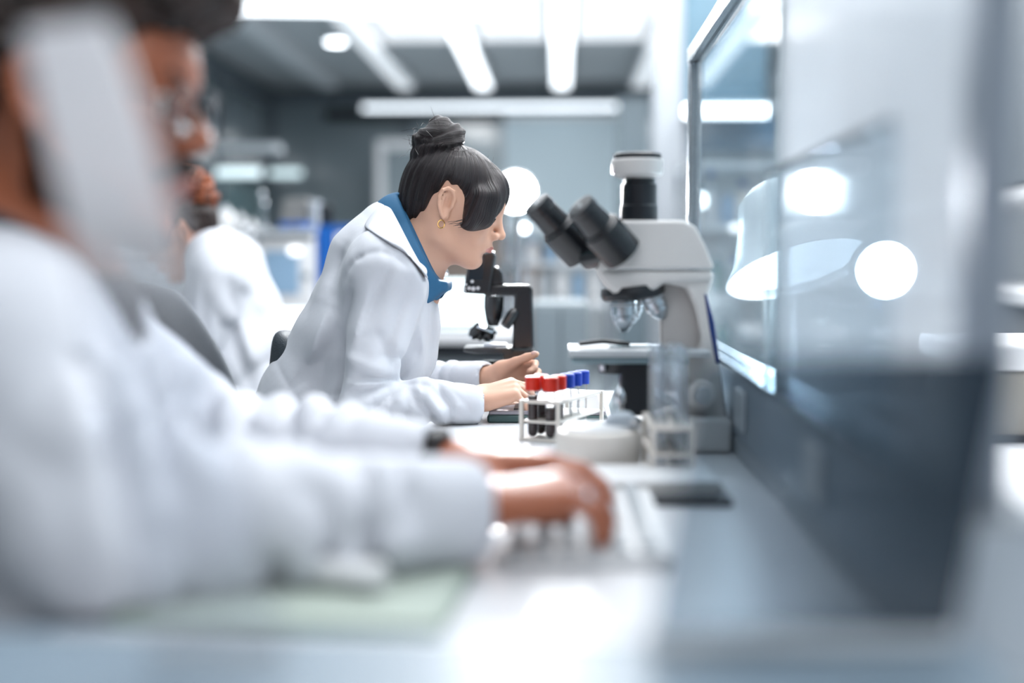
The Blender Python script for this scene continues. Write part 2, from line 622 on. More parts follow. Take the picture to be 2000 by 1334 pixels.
M_TINT = glass_mat('lens_block_tint', (204, 212, 218), haze=0.60, haze_rgb=(52, 66, 78), refl=0.5, rough=0.15, grad=('X', -0.06, 0.09, 0.05))  # dark haze thins leftward to imitate pale reflections in the lens block

# ------------------------------------------------------------------ the room
XL, XR, YB, ZC = -2.85, 1.75, 11.5, 2.70
YF = -2.6
struct('floor', MB().bb(XL - .1, XR + .1, YF, YB + .1, -0.1, 0), M_FLOOR)
struct('ceiling', MB().bb(XL - .1, XR + .1, YF, YB + .1, ZC, ZC + .1), M_CEIL)
struct('wall_right', MB().bb(XR, XR + .1, YF, YB, 0, ZC), M_WALL)

wb = struct('wall_back', MB().bb(XL, XR, YB, YB + .1, 0, ZC), M_WALL)
# glazed back wall: posts, rails and panes are pieces of it
yb = YB - .03
post_x = [-2.82, -1.48, -0.12, 1.25]
for x in post_x:
    MB().bb(x - .05, x + .05, yb - .05, yb + .03, 0, ZC - .02).build('mullion', M_FRAME, wb, bevel=.004)
for z0, z1 in ((2.52, 2.66), (0.0, 0.12)):
    MB().bb(-2.85, 1.35, yb - .04, yb + .03, z0, z1).build('rail', M_FRAME, wb, bevel=.004)
for i in range(3):
    x0, x1 = post_x[i] + .05, post_x[i + 1] - .05
    MB().bb(x0, x1, yb - .015, yb, 1.62, 2.52).build('pane', M_DARKGLASS if i < 1 else mat('grey_glass', (160, 178, 186), .12, coat=1.0), wb)
    MB().bb(x0, x1, yb - .015, yb, 0.12, 1.62).build('pane', (M_DARKGLASS, M_BROWN, M_LGREY)[i], wb)

wl = struct('wall_left', MB().bb(XL - .1, XL, YF, YB, 0, ZC), M_GREY)
for k in range(7):
    y = 1.2 + k * 1.7
    MB().bb(XL, XL + .05, y - .04, y + .04, 0, ZC - .02).build('mullion', M_FRAME, wl, bevel=.004)
    if k < 6:
        for z0, z1, mm in ((0.95, 1.72, M_TEALGLASS), (1.78, 2.5, M_DARKGLASS), (0.1, 0.9, M_LGREY)):
            MB().bb(XL, XL + .02, y + .06, y + 1.64, z0, z1).build('pane', mm, wl)
MB().bb(XL, XL + .06, YF, YB, 2.52, 2.66).build('rail', M_FRAME, wl, bevel=.004)
MB().bb(XL, XL + .06, YF, YB, 1.72, 1.78).build('rail', M_FRAME, wl, bevel=.004)

pil = struct('pillar', MB().bb(RX(1277, 6.2), RX(1334, 6.2), 6.2, 6.42, 0, ZC), mat('pillar_paint', (150, 156, 162), .6, noise=.03, nscale=3), bevel=.006)
MB().bb(RX(1334, 6.2), RX(1347, 6.2), 6.22, 6.30, 0, ZC).build('edge_trim', M_FRAME, pil)

# ceiling: white baffles running down the room, light panels between them, downlight
BX = [-2.16, -1.44, -0.72, 0.0, 0.72, 1.40]
for i, x in enumerate(BX):
    lit = i in (2, 3); dim = i in (1, 4)  # dim ones get a faint glow, put in to whiten them
    t = thing('ceiling_baffle', ['white ceiling baffle nearest the left glass wall', 'white ceiling baffle beside the small round downlight',
              'glowing ceiling baffle left of the one above the microscope', 'glowing ceiling baffle running straight towards the back wall',
              'white ceiling baffle just left of the pillar top', 'white ceiling baffle seen through the glass divider'][i], 'baffle', (x, 0, ZC), 0, 'white baffles along the ceiling')
    MB().bb(-.085, .085, -2.2, 11.05, -.09, 0).build('housing', M_BAFFLE, t, bevel=.01)
    MB().bb(-.07, .07, -2.1, 11.0, -.105, -.09).build('diffuser', mat('led_baffle', (250, 252, 255), .5, emit=(240, 248, 255), estr=2.0) if lit else mat('baffle_glow_faint', (250, 252, 255), .5, emit=(240, 248, 255), estr=.45) if dim else M_BAFFLE, t, bevel=.005)

PANEL_LAB = {}
rows = [(-1.6, 0.9), (1.5, 4.0), (4.6, 6.2), (6.6, 9.0)]
rowname = ['above the camera side of the bench', 'above the seated workers', 'over the middle of the room', 'near the back of the room']
for r, (y0, y1) in enumerate(rows):
    for c, (x, nm) in enumerate(((-1.08, 'left'), (-0.36, 'middle'), (0.36, 'right'), (1.06, 'added far right'))):  # far right column added to brighten the hazy divider pane
        t = thing('ceiling_light_panel', f'{nm} bright white ceiling light panel {rowname[r]}', 'ceiling light', (x, (y0 + y1) / 2, ZC), 0, 'light panels between the baffles')
        L = y1 - y0
        MB().bb(-.25, .25, -L / 2, L / 2, -.03, 0).build('tray', M_BAFFLE, t, bevel=.005)
        MB().bb(-.235, .235, -L / 2 + .02, L / 2 - .02, -.038, -.03).build('diffuser', M_LEDSOFT, t)
        area('panel_light', t, (0, 0, -.05), .45, L - .06, PANEL_W * L / 2.5 * ((.10, .16, .30, .7), (.12, .78, 1.25, 2.2), (.25, 1.7, 2.4, 2.6), (1.5, 1.5, 1.5, 1.5))[r][c], (.985, .99, 1.0))

t = thing('downlight', 'small round downlight on the grey ceiling', 'downlight', (RX(660, 8.5), 8.5, ZC), 0)
MB().lathe([(.075, 0), (.075, -.12), (.06, -.125)], (0, 0, 0)).build('can', M_BAFFLE, t)
MB().cyl((0, 0, -.124), (0, 0, -.132), .066).build('lens', M_LED, t)

p0, p1 = R(400, 8, 5.6), R(958, 24, 5.75)
t = thing('pendant_light', 'long glowing linear pendant light hanging across the top of the view', 'pendant light', ((p0 + p1) / 2), 0)
q = (p1 - p0) / 2; q.z = 0
MB().tube([-q, q], .036, 14).build('diffuser', mat('led_pendant', (250, 252, 255), .5, emit=(240, 248, 255), estr=2.5), t)
for s in (-.8, .8):
    MB().cyl(q * s + Vector((0, 0, .03)), q * s + Vector((0, 0, ZC - t.location.z)), .004, seg=8).build('cable', M_METAL, t)
MB().tube([-q * .98 + Vector((0, 0, .035)), q * .98 + Vector((0, 0, .035))], .02, 8).build('housing', M_BAFFLE, t)

# strip light and dark rail on the back wall, board, door frame
p0, p1 = R(705, 205, 11.2), R(1212, 214, 11.2)
t = thing('wall_strip_light', 'long strip light along the top of the back wall', 'strip light', (p0 + p1) / 2)
hl = (p1 - p0).length / 2
MB().bb(-hl, hl, 0, .06, -.03, .03).build('housing', M_FRAME, t)
MB().bb(-hl + .02, hl - .02, -.02, 0, -.022, .022).build('diffuser', mat('led_dim', (250, 252, 255), .5, emit=(235, 246, 255), estr=1.5), t)
p0, p1 = R(635, 222, 11.3), R(1208, 226, 11.3)
tag(MB().box((0, 0, 0), ((p1 - p0).length, .06, .10)).build('blind_cassette', M_BLACK, loc=(p0 + p1) / 2, bevel=.01), 'dark roller blind cassette below the back wall strip light', 'blind cassette')
p0, p1 = R(985, 228, 11.25), R(1208, 470, 11.25)
t = thing('projection_screen', 'pale projection screen hanging on the back wall', 'screen', ((p0 + p1) / 2))
MB().bb(-(p1.x - p0.x) / 2, (p1.x - p0.x) / 2, -.01, .01, -(p0.z - p1.z) / 2, (p0.z - p1.z) / 2).build('sheet', mat('screen_fabric', (205, 222, 230), .7), t)
MB().tube([(-(p1.x - p0.x) / 2, 0, (p0.z - p1.z) / 2), ((p1.x - p0.x) / 2, 0, (p0.z - p1.z) / 2)], .03).build('roller', M_WHITE, t)
t = thing('doorway', 'white door frame behind the seated woman', 'door frame', (RX(770, 10.6), 10.6, 0))
zt = RZ(290, 10.6)
for x in (-.115, .34):
    MB().bb(x - .035, x + .035, -.05, .05, 0, zt).build('jamb', M_WHITE, t, bevel=.005)
MB().bb(-.15, .375, -.05, .05, zt, zt + .08).build('lintel', M_WHITE, t, bevel=.005)
MB().bb(-.08, .305, -.02, .02, 0, zt).build('door_leaf', M_DARKGLASS, t)
tag(MB().bb(RX(1206, 9.5), RX(1268, 9.5), 9.5, 9.7, 0, RZ(190, 9.5)).build('tall_cupboard', mat('slate_cupboard', (92, 106, 114), .5), bevel=.01), 'tall slate grey cupboard left of the pillar', 'cupboard')
# lit strips on the far left glass
for (xa, xb, y, d, lab) in ((420, 512, 337, 8.4, 'thin glowing strip on the teal left wall'), (525, 592, 338, 10.8, 'thin glowing strip right of the corner post')):
    a, b = R(xa, y, d), R(xb, y, d)
    t = thing('shelf_light', lab, 'strip light', (a + b) / 2, 0, 'shelf lights by the left wall')
    w = (b.x - a.x) / 2
    MB().bb(-w, w, 0, .05, -.035, .035).build('housing', M_FRAME, t)
    MB().bb(XL - t.location.x, -w, .01, .04, -.02, .02).build('bracket', M_FRAME, t)
    MB().bb(-w + .01, w - .01, -.012, 0, -.03, .03).build('diffuser', mat('led_faint', (250, 252, 255), .5, emit=(205, 235, 240), estr=.75), t)
a, b = R(415, 288, 8.4), R(540, 288, 8.4)
tag(MB().bb(a.x, b.x, 8.4, 8.6, a.z - .03, a.z + .03).build('wall_shelf', M_LGREY, bevel=.004), 'long pale wall shelf above the glowing strip', 'shelf')

# ------------------------------------------------------------------ far bench with equipment
FB_Y0, FB_Y1 = 4.4, 5.1
t = thing('far_bench', 'far white topped bench with grey cupboards behind the woman', 'bench', (-.9, FB_Y0, 0))
MB().bb(-.95, .76, 0, .7, .71, .75).build('worktop', M_LAMINATE, t, bevel=.004)
MB().bb(-.95, .76, .02, .68, .66, .71).build('apron', M_BLACK, t)
for k in range(4):
    x0 = -.94 + k * .425
    c = MB().bb(x0, x0 + .42, .06, .66, .02, .66).build('cupboard', M_LGREY, t, bevel=.004)
    for j in range(2):
        d_ = MB().bb(x0 + .01 + j * .21, x0 + .205 + j * .21, .04, .06, .04, .64).build('door', M_GREY, c, bevel=.003)

# lit laptop on the far bench
p = R(905, 640, 4.6)
t = thing('far_laptop', 'laptop with a glowing white screen on the far bench', 'laptop', (p.x, 4.6, .75), 0)
MB().bb(-.13, .13, -.18, .02, 0, .015).build('base', M_LGREY, t, bevel=.003)
MB().bb(-.13, .13, .02, .028, .015, .205).build('lid', M_BLACK, t, bevel=.003)
MB().bb(-.122, .122, .017, .02, .028, .197).build('display', M_SCREEN, t)

# tall grey cabinet right of the black microscope
t = thing('grey_cabinet', 'grey low cabinet to the right of the far bench', 'cabinet', (RX(1095, 4.25), 4.25, 0))
MB().bb(-.10, .10, 0, .5, 0, .868).build('body', M_GREY, t, bevel=.005)
MB().bb(-.095, -.003, -.015, 0, .05, .85).build('door', M_GREY, t, bevel=.003)
MB().bb(.003, .095, -.015, 0, .05, .85).build('door', M_GREY, t, bevel=.003)
for x in (-.02, .02):
    MB().cyl((x, -.018, .5), (x, -.018, .62), .005, seg=8).build('handle', M_METAL, t)

def bottle_parts(t, h, r, body, cap):
    MB().lathe([(r * .95, 0), (r, .01), (r, h * .62), (r * .75, h * .74), (r * .38, h * .8), (r * .38, h * .88)], (0, 0, 0), seg=18).build('body', body, t)
    MB().lathe([(r * .48, h * .86), (r * .48, h), (r * .40, h * 1.01)], (0, 0, 0), seg=14).build('cap', cap, t)

def bottle(px, d, z, h, r, body, cap, label, group):
    t = thing('bottle', label, 'bottle', (RX(px, d), d, z), 0, group)
    bottle_parts(t, h, r, body, cap)
    return t

def shelf_unit(name, label, x0, x1, y0, y1, zs, m=M_LGREY, posts=True, th=.02, cat='shelf'):
    t = thing(name, label, cat, ((x0 + x1) / 2, y0, 0))
    w = (x1 - x0) / 2
    for z in zs:
        MB().bb(-w, w, 0, y1 - y0, z - th, z).build('shelf_board', m, t, bevel=.002)
    if posts:
        for x in (-w, w):
            for y in (0, y1 - y0):
                MB().bb(x - .012, x + .012, y - .012, y + .012, 0, max(zs) + .02).build('post', M_METAL, t)
    return t

# shelves behind the eyepieces
x0, x1 = RX(985, 5.5), RX(1190, 5.5)
shelf_unit('equipment_shelf', 'open shelf unit with binders behind the black digital microscope', x0, x1, 5.5, 5.85, [RZ(596, 5.5), RZ(512, 5.5), RZ(440, 5.5)], M_LGREY)
for k, (px, w, h, m, lab) in enumerate(((1030, .045, .16, M_WHITE, 'white binder at the left end of the equipment shelf'), (1062, .05, .15, M_LGREY, 'grey binder second on the equipment shelf'),
                                   (1096, .05, .155, M_WHITE, 'white binder in the middle of the equipment shelf'), (1130, .05, .15, M_PALEBLUE, 'pale blue binder on the equipment shelf'),
                                   (1163, .05, .155, M_WHITE, 'white binder at the right end of the equipment shelf'))):
    t = thing('binder', lab, 'binder', (RX(px, 5.55), 5.55, RZ(596, 5.5)), 0, 'binders on the equipment shelf')
    MB().bb(-w * .5, w * .5, 0, .22, 0, h).build('cover', m, t, bevel=.003)
    MB().cyl((0, -.002, h * .25), (0, .004, h * .25), .009, seg=10).build('finger_hole', M_BLACK, t)
for px, lab in ((978, 'left small dark dial beside the equipment shelf'), (1003, 'right small dark dial beside the equipment shelf')):
    t = thing('dial_gauge', lab, 'gauge', (RX(px, 5.3), 5.3, RZ(523, 5.3)), 0, 'dials near the equipment shelf')
    MB().cyl((0, 0, 0), (0, .04, 0), .022).build('case', M_BLACK, t)
    MB().cyl((0, -.003, 0), (0, 0, 0), .016).build('face', M_GREY, t)
    MB().cyl((0, .02, 0), (0, .02, -t.location.z), .006, seg=8).build('stem', M_METAL, t)
for k, (px, mm, cc) in enumerate(((1010, M_LGREY, M_TEAL), (1040, M_WHITE, M_BLUE), (1074, M_PALEBLUE, M_WHITE), (1108, M_WHITE, M_TEAL), (1150, M_LGREY, M_BLUE))):
    bottle(px, 5.6, RZ(512, 5.5), .11, .028, mm, cc, ['grey bottle with teal cap', 'white bottle with blue cap', 'pale blue bottle with white cap', 'white bottle with teal cap', 'grey bottle with blue cap'][k] + ' on the middle equipment shelf', 'bottles on the equipment shelf')

# left background: bench with analyser, shelf, blue board, white containers
t = thing('analyser', 'white floor standing analyser with a pale blue front panel', 'machine', (RX(560, 5.2), 5.2, 0))
w = (RX(612, 5.2) - RX(508, 5.2)) / 2
zt = RZ(463, 5.2)
MB().bb(-w, w, 0, .5, 0, zt).build('body', M_WHITE, t, bevel=.01)
MB().bb(-w * .82, w * .45, -.015, 0, RZ(575, 5.2), RZ(490, 5.2)).build('front_panel', M_PALEBLUE, t, bevel=.004)
MB().bb(w * .1, w * .55, -.016, 0, RZ(498, 5.2), RZ(482, 5.2)).build('indicator_light', mat('led_ind', (255, 255, 255), .5, emit=(250, 252, 255), estr=1.2), t, bevel=.004)
MB().cyl((w * .75, -.02, RZ(540, 5.2)), (w * .75, 0, RZ(540, 5.2)), .016).build('knob', M_GREY, t)
MB().bb(-w, w, -.02, .5, zt, zt + .035).build('top_plate', M_BLACK, t)
z = RZ(447, 5.2)
tag(MB().bb(RX(500, 5.2), RX(615, 5.2), 5.15, 5.6, z - .03, z).build('wall_shelf', M_LGREY, bevel=.004), 'grey shelf above the analyser holding a blue tray', 'shelf')
t = thing('blue_tray', 'low bright blue tray on the grey shelf', 'tray', (RX(574, 5.25), 5.25, z))
MB().bb(-.068, .068, 0, .14, 0, .034).build('tray_body', M_BLUE, t, bevel=.008)
MB().bb(-.02, .02, -.004, 0, .008, .024).build('label_recess', mat('deep_blue', (4, 52, 120), .5), t)
t = thing('balance_hood', 'grey tapered instrument hood behind the blue tray', 'instrument', (RX(580, 5.5), 5.5, z))
MB().prism([(-.085, 0), (.075, 0), (.055, .15), (-.06, .15)], 0, .1).build('hood', mat('warm_grey', (140, 140, 138), .5), t, bevel=.006)
MB().bb(.07, .10, -.02, .1, 0, .14).build('side_arm', M_LGREY, t, bevel=.005)
tag(MB().bb(RX(624, 5.3), RX(648, 5.3), 5.3, 5.36, RZ(440, 5.3), RZ(398, 5.3)).build('speaker_box', M_BLACK, bevel=.006), 'small black box on the blue cabinet', 'box')
t = thing('blue_cabinet', 'bright blue cabinet with a white label behind the woman', 'cabinet', (RX(660, 5.25), 5.25, 0))
w = (RX(700, 5.25) - RX(618, 5.25)) / 2
MB().bb(-w, w, 0, .4, 0, RZ(440, 5.25)).build('body', M_BLUE, t, bevel=.005)
MB().bb(-w * .1, w * .5, -.006, 0, RZ(500, 5.25), RZ(455, 5.25)).build('label_plate', M_WHITE, t)
MB().bb(-w * .9, w * .9, -.004, 0, .2, .22).build('kick_line', M_BLACK, t)
# luminous block and lower desk
t = thing('bench_light', 'short bright light bar low beside the seated back figure', 'light', (RX(562, 4.5), 4.5, RZ(622, 4.5)))
MB().bb(-.045, .06, 0, .05, -.026, .026).build('diffuser', M_LED, t, bevel=.01)
MB().bb(-.055, .07, .05, .08, -.035, .035).build('housing', M_LGREY, t)
MB().bb(-.01, .02, .05, .08, .75 - RZ(622, 4.5), -.03).build('stem', M_LGREY, t)
t = thing('side_bench', 'low pale bench standing against the left wall side', 'bench', (RX(430, 5.4), 5.4, 0))
MB().bb(-.55, .12, 0, .6, 1.05, 1.09).build('worktop', M_LAMINATE, t, bevel=.004)
MB().bb(-.54, .10, .03, .58, 0, 1.05).build('carcass', M_LGREY, t, bevel=.004)
zb = 1.09
cont = [(396, .055, .20), (440, .05, .19), (470, .026, .16), (492, .026, .13), (512, .018, .12)]
for k, (px, w, h) in enumerate(cont):
    t = thing('canister', ['tall white canister beside the reddish hair', 'tall white canister second from the reddish hair', 'narrow white canister in the middle of the row',
                           'squat white canister near the corner post', 'smallest white canister under the corner post'][k], 'canister', (RX(px, 5.55), 5.55, zb), 0, 'white canisters on the side bench')
    MB().lathe([(w * .9, 0), (w, .01), (w, h * .7), (w * .6, h * .88), (w * .35, h * .92)], (0, 0, 0), seg=20).build('body', M_WHITE, t)
    MB().lathe([(w * .42, h * .9), (w * .42, h)], (0, 0, 0), seg=16).build('cap', M_LGREY, t)
for k, (px, py, r) in enumerate(((511, 380, .014), (516, 398, .012), (490, 460, .02), (521, 452, .018), (505, 472, .02), (478, 447, .018))):
    t = thing('glass_ball_flask', ['uppermost shiny round flask by the corner post', 'second shiny round flask by the corner post', 'shiny round flask beside the small canister',
                                   'shiny round flask at the end of the grey shelf', 'lowest shiny round flask by the analyser', 'shiny round flask in front of the squat canister'][k], 'flask',
              R(px, py, 5.3), 0, 'shiny little flasks near the corner post')
    MB().sphere((0, 0, 0), r).build('bulb', M_CHROME, t)
    MB().cyl((0, 0, r * .8), (0, 0, r * 2.1), r * .35, seg=10).build('neck', M_CHROME, t)
    z_s = zb if k not in (4,) else .9
    MB().cyl((0, .002, -r * .9), (0, .002, min(-r * 1.1, zb - t.location.z)), .004, seg=8).build('stem', M_METAL, t)

# round bright lamp behind the woman's face (the rim light)
LP = R(1007, 375, 3.0)
t = thing('round_lamp', 'round dazzling lamp on a tall stand behind the woman', 'lamp', (LP.x, LP.y, 0))
for k in range(3):
    a_ = rad(30 + 120 * k)
    MB().tube([(0, .10, .30), (.22 * math.cos(a_), .10 + .22 * math.sin(a_), .012)], .010, 8).build('leg', M_BLACK, t)
MB().cyl((0, .10, .25), (0, .10, LP.z - .02), .007, seg=10).build('pole', M_METAL, t)
MB().lathe([(.03, .10), (.045, .06), (.060, 0), (.057, -.004)], (0, 0, LP.z), (0, 1, 0)).build('head', M_LGREY, t)
MB().lathe([(.052, -.006), (.056, 0)], (0, 0, LP.z), (0, 1, 0)).build('lens', M_LAMPHOT, t)
area('lamp_beam', t, (0, -.02, LP.z), .10, .10, 7, (.97, .99, 1), (rad(-90), 0, 0), 'DISK')
p = R(1024, 446, 4.7)
t = thing('small_lamp', 'tiny bright lamp just under the dazzling round lamp', 'lamp', p)
MB().sphere((0, 0, 0), .016).build('bulb', M_LED, t)
MB().cyl((0, .01, -.012), (0, .01, .75 - p.z), .005, seg=8).build('stem', M_METAL, t)

# ------------------------------------------------------------------ shelves and bottles behind the right-hand glass
x0, x1 = RX(1340, 5.0), RX(1560, 5.0)
zs = [RZ(690, 5.0), RZ(572, 5.0), RZ(438, 5.0), RZ(318, 5.0)]
shelf_unit('bottle_shelf', 'pale metal bottle shelf seen through the glass divider', x0, x1, 5.0, 5.4, zs, M_LGREY, th=.025)
kk = 0
deco = [(1362, 2, .17, .035, M_WARMWHITE, M_TEAL, 'white bottle with teal cap at the left of the upper shelf'),
        (1386, 2, .24, .042, M_LGREY, M_BLUE, 'tall grey bottle with blue cap on the upper shelf'),
        (1420, 2, .16, .036, M_PALEBLUE, M_WHITE, 'pale blue bottle with white cap on the upper shelf'),
        (1450, 2, .19, .036, M_WARMWHITE, M_BLUE, 'white bottle with blue cap on the upper shelf'),
        (1490, 2, .20, .04, M_LGREY, M_WHITE, 'grey bottle with white cap on the upper shelf'),
        (1366, 1, .15, .036, M_WARMWHITE, M_WHITE, 'white capped bottle at the left of the lower shelf'),
        (1400, 1, .18, .036, M_TEAL, M_WHITE, 'teal bottle on the lower shelf'),
        (1436, 1, .15, .036, M_LGREY, M_BLUE, 'grey bottle with blue cap on the lower shelf'),
        (1474, 1, .17, .036, M_WARMWHITE, M_BLUE, 'white bottle with blue cap on the lower shelf'),
        (1372, 0, .16, .038, M_WHITE, M_BLUE, 'white bottle with blue cap on the bottom shelf'),
        (1412, 0, .14, .038, M_TEAL, M_TEAL, 'teal bottle with teal cap on the bottom shelf'),
        (1455, 0, .17, .038, M_LGREY, M_WHITE, 'grey bottle with white cap on the bottom shelf')]
for px, si, h, r, bm_, cm_, lab in deco:
    bottle(px, 5.15, zs[si], h, r, bm_, cm_, lab, 'bottles behind the glass divider')
p = R(1370, 392, 5.0)
t = thing('small_lamp', 'tiny bright lamp among the bottles behind the glass', 'lamp', (p.x, 4.98, zs[2]))
MB().sphere((0, 0, p.z - zs[2]), .018, s=(1, 1, 1.6)).build('bulb', M_LED, t)
MB().cyl((0, 0, 0), (0, 0, p.z - zs[2] - .02), .006, seg=8).build('stem', M_METAL, t)
a, b = R(1338, 216, 6.1), R(1500, 218, 6.1)
t = thing('shelf_light', 'thick glowing tube light seen through the glass divider', 'strip light', (a + b) / 2)
w = (b.x - a.x) / 2
MB().tube([(-w, 0, 0), (w, 0, 0)], .028, 12).build('tube_lamp', M_LED, t)
MB().bb(-w, w, .02, .08, -.03, .03).build('housing', M_LGREY, t)
MB().bb(-w, w, .08, .1, -.03, ZC - a.z).build('bracket', mat('teal_grey', (70, 100, 116), .4), t)
t = thing('blue_cupboard', 'slate blue wall cupboard below the tube light', 'cupboard', (RX(1420, 6.4), 6.4, RZ(290, 6.4)))
MB().bb(-.22, .26, 0, .3, 0, .17).build('body', mat('blue_slate', (70, 110, 140), .4), t, bevel=.004)
MB().bb(-.21, .015, -.015, 0, .01, .16).build('door', mat('blue_slate', (70, 110, 140), .4), t, bevel=.003)
MB().bb(.025, .25, -.015, 0, .01, .16).build('door', mat('blue_slate', (70, 110, 140), .4), t, bevel=.003)

# right wall: cupboard run and shelves seen past the divider
t = thing('wall_cupboard', 'dark grey tall cupboard at the right edge of the view', 'cupboard', (1.3, 3.0, 0))
MB().bb(0, .44, -.3, 3.2, 0, .9).build('carcass', mat('mid_grey', (120, 124, 128), .5), t, bevel=.005)
MB().bb(-.03, .44, -.32, 3.2, .9, .94).build('counter', M_WHITE, t, bevel=.004)
MB().bb(.12, .44, -.3, 3.2, RZ(372, 3.2), RZ(345, 3.2)).build('shelf_board', M_WHITE, t, bevel=.004)
MB().bb(.15, .44, -.3, 3.2, RZ(330, 3.2), 2.3).build('back_board', mat('dim_grey', (100, 108, 114), .5), t)
for k, (y, lab) in enumerate(((3.45, 'white carton on the shelf at the right edge'), (4.2, 'white carton further back on the right shelf'), (5.0, 'white carton furthest back on the right shelf'))):
    t = thing('carton', lab, 'carton', (1.48, y, RZ(345, 3.2)), 0, 'cartons on the right shelf')
    MB().bb(0, .16, -.12, .12, 0, .19).build('box_body', M_WARMWHITE, t, bevel=.006)
    MB().bb(-.003, .163, -.02, .02, .188, .192).build('tape_strip', M_LGREY, t)

# ------------------------------------------------------------------ the main bench and its glass divider
BZ = 0.75
BX0, BX1, BY0, BY1 = -0.385, 1.02, 0.30, 2.48
t = thing('lab_bench', 'white laboratory bench running away from the camera', 'bench', (0.3, 1.4, 0))
MB().bb(BX0 - .3, BX1 - .3, BY0 - 1.4, BY1 - 1.4, .71, BZ).build('worktop', M_LAMINATE, t, bevel=.004)
MB().bb(BX0 - .22, BX1 - .38, BY0 - 1.3, BY1 - 1.5, .675, .71).build("frame", M_GREY, t)
for x in (BX0 + .12, BX1 - .12):
    for y in (BY0 + .2, BY1 - .2):
        MB().bb(x - .33, x - .27, y - 1.43, y - 1.37, 0, .71).build('leg', M_METAL, t, bevel=.004)

GX = 0.25                       # divider plane
Y_F, Y_M, Y_N = 2.45, 1.456, 0.78
ZT = 1.425
t = thing('glass_divider', 'framed glass divider with a slate cable duct along the bench', 'divider', (GX, 1.6, BZ))
def dv(x0, x1, y0, y1, z0, z1): return MB().bb(x0 - GX, x1 - GX, y0 - 1.6, y1 - 1.6, z0 - BZ, z1 - BZ)
dv(GX, GX + .05, .72, Y_F, BZ, .775).build('duct_foot', M_LGREY, t, bevel=.002)
dk = dv(GX, GX + .05, .72, Y_F, .775, .868).build('cable_duct', M_SLATE, t, bevel=.004)
dv(GX - .002, GX + .05, .72, Y_F, .868, .874).build('duct_lip', M_METAL, t)
for y in (1.15, 1.62, 2.08):
    o = dv(GX - .006, GX, y - .04, y + .04, .795, .85).build('socket', M_WHITE, dk, bevel=.003)
dv(GX + .008, GX + .034, Y_F - .026, Y_F, .868, ZT).build('post', M_METAL, t, bevel=.003)
dv(GX + .008, GX + .034, Y_N - .03, Y_N, .868, ZT).build('post', mat('slate_post', (160, 172, 186), .3, metal=.4), t, bevel=.003)
dv(GX + .006, GX + .036, Y_N, Y_F, ZT, ZT + .03).build('top_rail', M_METAL, t, bevel=.003)
dv(GX + .018, GX + .024, Y_M + .002, Y_F - .026, .874, ZT).build('pane', M_PANE, t)
dv(GX + .017, GX + .025, Y_N, Y_M, .874, ZT).build('pane', M_HAZE, t)
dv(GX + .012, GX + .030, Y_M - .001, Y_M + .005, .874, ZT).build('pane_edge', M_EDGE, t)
# lower acrylic splash sheet with polished edge
t = thing('acrylic_splash_sheet', 'low clear acrylic sheet with bright polished edges clipped to the divider', 'acrylic sheet', (GX + .006, 1.49, .874))
MB().bb(0, .006, -.55, 0, 0, .26).build('sheet', glass_mat('acrylic', (246, 250, 252), haze=.06, refl=.10), t)
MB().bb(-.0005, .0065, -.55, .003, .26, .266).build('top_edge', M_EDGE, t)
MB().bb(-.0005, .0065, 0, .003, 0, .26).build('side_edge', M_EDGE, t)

# desk lamp with white hood behind the glass
t = thing('desk_lamp', 'white hooded desk lamp glowing behind the glass divider', 'lamp', (.44, 2.25, BZ), 0)
MB().lathe([(.06, 0), (.062, .008), (.055, .018), (.014, .024)], (.03, .15, 0)).build('base', M_WHITE, t)
MB().tube([(.03, .15, .02), (.03, .16, .25), (.03, .13, .43), (.01, .04, .45)], .009).build('arm', M_WHITE, t)
ax = Vector((.22, -.42, -1)).normalized()
top = Vector((-.03, 0.05, .42))
MB().lathe([(.02, 0), (.055, .008), (.078, .03), (.092, .08), (.118, .15), (.140, .18), (.136, .18), (.114, .152), (.086, .082), (.066, .036), (.01, .02)], top, ax, 40).build('hood', M_WHITE, t)
MB().lathe([(.01, .14), (.116, .162), (.120, .166)], top, ax, 30).build('diffuser', M_LED, t)
area('hood_light', t, top + ax * .17, .16, .16, 6, (.95, .98, 1), ax.to_track_quat('-Z', 'Y').to_euler(), 'DISK')
p = R(1730, 528, 1.98)  # lamp added where the first lamp is taken to be mirrored
t = thing('round_lamp', 'round dazzling lamp added for the reflected glare beyond the glass divider', 'lamp', (p.x, p.y, BZ))
MB().lathe([(.07, 0), (.07, .012), (.02, .02)], (0, .08, 0)).build('base', M_BLACK, t)
MB().cyl((0, .08, .015), (0, .08, p.z - BZ), .009, seg=10).build('pole', M_METAL, t)
MB().lathe([(.03, .08), (.05, .05), (.06, 0), (.057, -.004)], (0, 0, p.z - BZ), (.25, 1, 0)).build('head', M_LGREY, t)
MB().lathe([(.048, -.006), (.052, 0)], (0, 0, p.z - BZ), (.25, 1, 0)).build('lens', mat('lamp_reflection_glow', (255, 255, 255), .4, emit=(244, 250, 255), estr=25), t)
